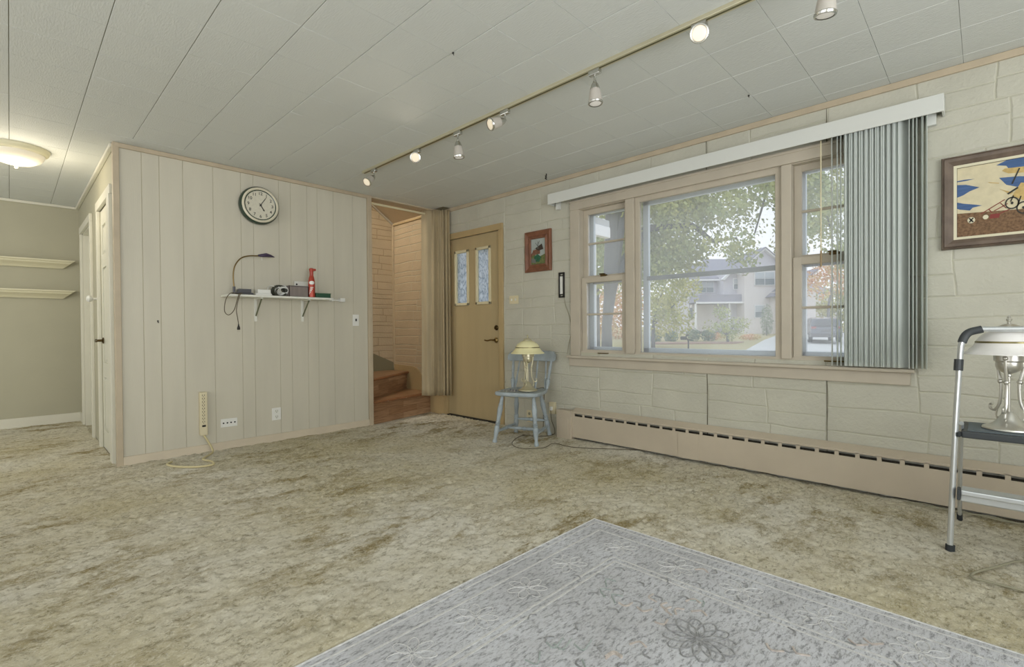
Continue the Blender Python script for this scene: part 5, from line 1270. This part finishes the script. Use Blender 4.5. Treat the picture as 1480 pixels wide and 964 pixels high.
# big maple whose crown hangs over the picture window; trunk behind the left sash
rB = random.Random(21); bl = []
for _ in range(170):
    px = rB.uniform(850, 1240); py = rB.uniform(150, 372); 
    if px > 1085 and py > 300 and px < 1140: continue
    if 960 < px < 1010 and py > 360: continue
    bl.append((A(px, py, rB.uniform(10, 15)), (rB.uniform(.3, .7),)*2+(rB.uniform(.22, .5),), 190))
for _ in range(45):
    px = rB.uniform(900, 1000); py = rB.uniform(270, 400); bl.append((A(px, py, rB.uniform(11, 15)), (.5, .5, .42), 200))
trk = A(877, 505, 11.0); trk.z = -.55
br_ = [[(A(890, 400, 11), .16), (A(935, 330, 11.5), .10), (A(1000, 325, 12), .06), (A(1032, 350, 12), .05)],
       [(A(886, 380, 11), .16), (A(900, 300, 11), .12), (A(960, 240, 12), .08), (A(1060, 200, 13), .06), (A(1160, 190, 13), .04)],
       [(A(1032, 350, 12), .05), (A(1048, 346, 12), .035), (A(1065, 344, 12), .025)], [(A(1000, 325, 12), .05), (A(1012, 332, 12), .045), (A(1034, 352, 12), .03)],
       [(A(1060, 200, 13), .05), (A(1110, 270, 13), .04), (A(1090, 340, 13), .02)], [(A(1160, 190, 13), .04), (A(1180, 250, 13), .03), (A(1200, 330, 13), .02)]]
tree('maple_tree', 'large green-leaved tree with grey trunk whose branches fill the upper window', bl,
     [(trk, .15), (A(877, 470, 11), .11), (A(881, 430, 11), .13), (A(884, 400, 11), .18), (A(884, 300, 11), .14)], br_, m_leafg, .055, 31)
bY = []; 
for _ in range(34):
    px = rB.uniform(936, 1003); py = rB.uniform(398, 476); r = ((px-968)/38)**2+((py-436)/44)**2
    if r < 1.15: bY.append((A(px, py, rB.uniform(29, 32)), (.8, .8, .8), 110))
bs = A(944, 500, 30); bs.z = gz(30)
tree('yellow_tree', 'young yellow-green tree standing across the street behind the left of the middle pane', bY, [(bs, .12), (A(944, 470, 30), .10), (A(950, 440, 30), .06), (A(962, 410, 30), .03)], [[(A(944, 470, 30), .06), (A(975, 440, 30), .03)]], m_leafy, .10, 32)
bS = []
for _ in range(20):
    px = rB.uniform(1024, 1082); py = rB.uniform(448, 484); r = ((px-1052)/30)**2+((py-465)/19)**2
    if r < 1.1: bS.append((A(px, py, rB.uniform(33, 35)), (.6, .6, .45), 60))
bs = A(1052, 496, 34); bs.z = gz(34)
tree('young_tree', 'small spreading bushy tree in the front yard of the pale house', bS, [(bs, .10), (A(1051, 483, 34), .07), (A(1046, 470, 34), .04)], [[(A(1051, 484, 34), .05), (A(1062, 470, 34), .03)], [(A(1051, 485, 34), .05), (A(1042, 478, 34), .03)]], m_leafg, .085, 33)
bO = []
for _ in range(16): bO.append((A(rB.uniform(1165, 1225), rB.uniform(385, 420), rB.uniform(37, 41)), (.9, .9, .8), 90))
bs = A(1196, 490, 39); bs.z = gz(39)
tree('orange_tree', 'orange and yellow autumn tree above the parked car', bO, [(bs, .14), (A(1198, 440, 39), .10), (A(1204, 400, 39), .06)], [], m_leafo, .12, 34)
bG = []
for _ in range(26): bG.append((A(rB.uniform(1180, 1240), rB.uniform(415, 470), rB.uniform(45, 47)), (1.2, 1.2, 1.1), 90))
bs = A(1212, 482, 46); bs.z = gz(46)
tree('leafy_tree', 'yellow-green leafy tree behind the parked car at right', bG, [(bs, .2), (A(1212, 450, 46), .12)], [], m_leafy, .15, 35)
bG = []
for _ in range(40): bG.append((A(rB.uniform(850, 928), rB.uniform(425, 478), rB.uniform(38, 44)), (1.5, 1.5, 1.2), 90))
bs = A(902, 486, 41); bs.z = gz(41)
tree('leafy_tree', 'yellow-orange tree seen through the lower pane of the left sash', bG, [(bs, .2), (A(902, 455, 41), .12)], [], m_leafo, .13, 36)
bG = []
for _ in range(26): bG.append((A(rB.uniform(845, 905), rB.uniform(330, 400), rB.uniform(17, 20)), (.9, .9, .8), 110))
bs = A(862, 500, 18.5); bs.z = -.55
tree('leafy_tree', 'green leafy tree seen through the upper pane of the left sash', bG, [(bs, .15), (A(862, 400, 18.5), .10)], [], m_leafg, .10, 37)
# bushes
def bush(name, label, pts, D, rad, n, m_, size, seed, group=None):
    rnd = random.Random(seed)
    for k, (px, py) in enumerate(pts):
        c = A(px, py, D); c.z = max(c.z, gz(D)+rad[2]*.6); lf = MB(); leaves(lf, c, rad, n, size, rnd, 0)
        st_ = MB(); 
        o = thing(name, label if isinstance(label, str) else label[k], 'shrub', (c.x, c.y, gz(D)), group=group)
        obj('foliage', lf, m_, o); obj('stem', MB().tube([(c.x, c.y, gz(D)), (c.x, c.y, c.z)], .04, 6), m_bark, o)
bush('shrub', ['blue-green shrub at the left of the far front bed', 'blue-green shrub right of the leftmost one in the far bed', 'pale green shrub left of the small spreading tree', 'low green shrub near the porch of the pale house'], [(946, 488), (970, 487), (1002, 484), (1024, 485)], 36, (.55, .5, .5), 500, m_leafb, .08, 41, 'shrubs in the far front bed')
bush('orange_shrub', ['low orange shrub in front of the porch', 'low orange shrub left of the driveway'], [(1034, 486), (1084, 490)], 37, (1.3, .7, .28), 450, m_leafo, .07, 42, 'low orange shrubs by the pale house')
bush('cone_shrub', 'tall green cone-shaped shrub beside the garage of the pale house', [(1108, 464)], 43.2-1.6, (.5, .5, 1.5), 900, m_leafb, .07, 43)
# mulch edge
ml = MB(); ml.prism([fr((941-740)*33/FPX, 33, gz(33)), fr((1060-740)*33/FPX, 33, gz(33)), fr((1075-740)*34.2/FPX, 34.2, gz(34.2)), fr((941-740)*34.2/FPX, 34.2, gz(34.2))], (0, 0, .08))
tag(obj('mulch_bed', ml, mat('mulch_brown', lin(170, 138, 122), .95, var=.1, vscale=6)), 'brown mulch bed edge across the far front yard', 'flower bed')
# mailbox
mbp = A(995, 506, 26.5); mbp.z = gz(26.5); mz = mbp.z
mb_ = thing('mailbox', 'dark mailbox on a curved post at the far curb', 'mailbox', mbp)
obj('post', MB().tube(arc([(mbp.x, mbp.y, mz), (mbp.x, mbp.y, mz+.55), mbp+Rh*-.02+V((0, 0, .75)), mbp+Rh*-.12+V((0, 0, .88)), mbp+Rh*-.10+V((0, 0, 1.0)), mbp+Rh*.02+V((0, 0, 1.02))], 5), .04, 8), m_slot, mb_, smooth=True)
bx = MB(); c = mbp+Rh*-.30+V((0, 0, .86)); bx.tube([c-Rh*.14-Fh*.1, c+Rh*.14-Fh*.1], .10, 14)
obj('box', bx, m_slot, mb_, smooth=True); obj('arm', MB().tube([c+V((0, 0, -.08)), mbp+V((0, 0, .78))], .02, 6), m_slot, mb_)

# parked SUV, seen from behind; built in its own frame (x forward)
def car():
    pos = A(1186, 492, 34); pos.z = gz(34)+.03
    ang = math.atan2(Fh.y, Fh.x)-.42
    t = thing('parked_car', 'dark grey SUV parked on the driveway across the street', 'car', pos, ang)
    prof = [(-2.2, .35), (-2.28, .6), (-2.25, .95), (-2.12, 1.05), (-1.85, 1.58), (-1.2, 1.68), (.1, 1.66), (.9, 1.12), (2.0, .98), (2.25, .75), (2.25, .4)]
    b = MB(); vs = []; 
    for (yy, sc_) in ((-.9, .96), (-.86, 1.0), (.86, 1.0), (.9, .96)):
        for x, z_ in prof: 
            tuck = .16 if z_ > 1.2 else 0
            vs.append((x*sc_, yy*(1-tuck), .35+(z_-.35)*sc_))
    n = len(prof); fs = [tuple(range(n)), tuple(range(4*n-1, 3*n-1, -1))]+[(j*n+i, (j+1)*n+i, (j+1)*n+(i+1) % n, j*n+(i+1) % n) for j in range(3) for i in range(n)]
    obj('body', b.add(vs, fs), m_carp, t, local=True)
    rw = MB(); rw.prism([(-2.135, -.68, 1.10), (-2.135, .68, 1.10), (-1.905, .62, 1.50), (-1.905, -.62, 1.50)], (-.03, 0, .012)); obj('rear_window', rw, m_cargl, t, local=True)
    sw = MB()
    for s_ in (-1, 1): sw.prism([(-1.95, s_*.83, 1.12), (.7, s_*.86, 1.12), (.05, s_*.765, 1.56), (-1.7, s_*.765, 1.52)], (0, s_*.03, 0))
    obj('side_windows', sw, m_cargl, t, local=True)
    for x in (-1.4, 1.4):
        for s_ in (-1, 1):
            wh = obj('wheel', MB().lathe([(.20, 0), (.34, .0), (.35, .05), (.35, .2), (.32, .22)], (x, s_*.92-s_*0, .35), (0, -s_, 0), 20), m_rubber, t, local=True)
            obj('rim', MB().lathe([(.2, -.01), (.19, -.02), (.05, -.01), (.0, -.015)], (x, s_*.92, .35), (0, -s_, 0), 14), m_alu, wh, local=True)
    obj('tail_light', MB().bbox((-2.31, -.86, .92), (-2.2, -.58, 1.06), .02).bbox((-2.31, .58, .92), (-2.2, .86, 1.06), .02), mat('tail_red', lin(150, 70, 66), .3), t, local=True)
    obj('bumper', MB().bbox((-2.34, -.86, .38), (-2.2, .86, .58), .03).bbox((-2.31, -.26, .72), (-2.24, .26, .84), .01), m_slate, t, local=True)
car()

# own porch outside the left sash: beam, soffit and white post
pc_ = thing('porch_cover', 'white porch roof edge and post outside the left sash', 'porch', (5.2, 5.5, -.5))
px_ = MB(); px_.prism([(3.78, 4.02, 2.50), (6.25, 4.02, 2.46), (6.25, 7.0, 2.46), (3.78, 7.0, 2.50)], (0, 0, .14)); obj('roof_deck', px_, mat('soffit_grey', lin(186, 188, 190), .7), pc_)
obj('beam', MB().bbox((3.78, 4.0, 2.34), (6.25, 4.09, 2.50), .01), m_htrim, pc_)
obj('post', MB().bbox((5.78, 4.0, -.55), (5.88, 4.09, 2.34), .01), m_htrim, pc_)
# outer face pieces of our own wall stay plain
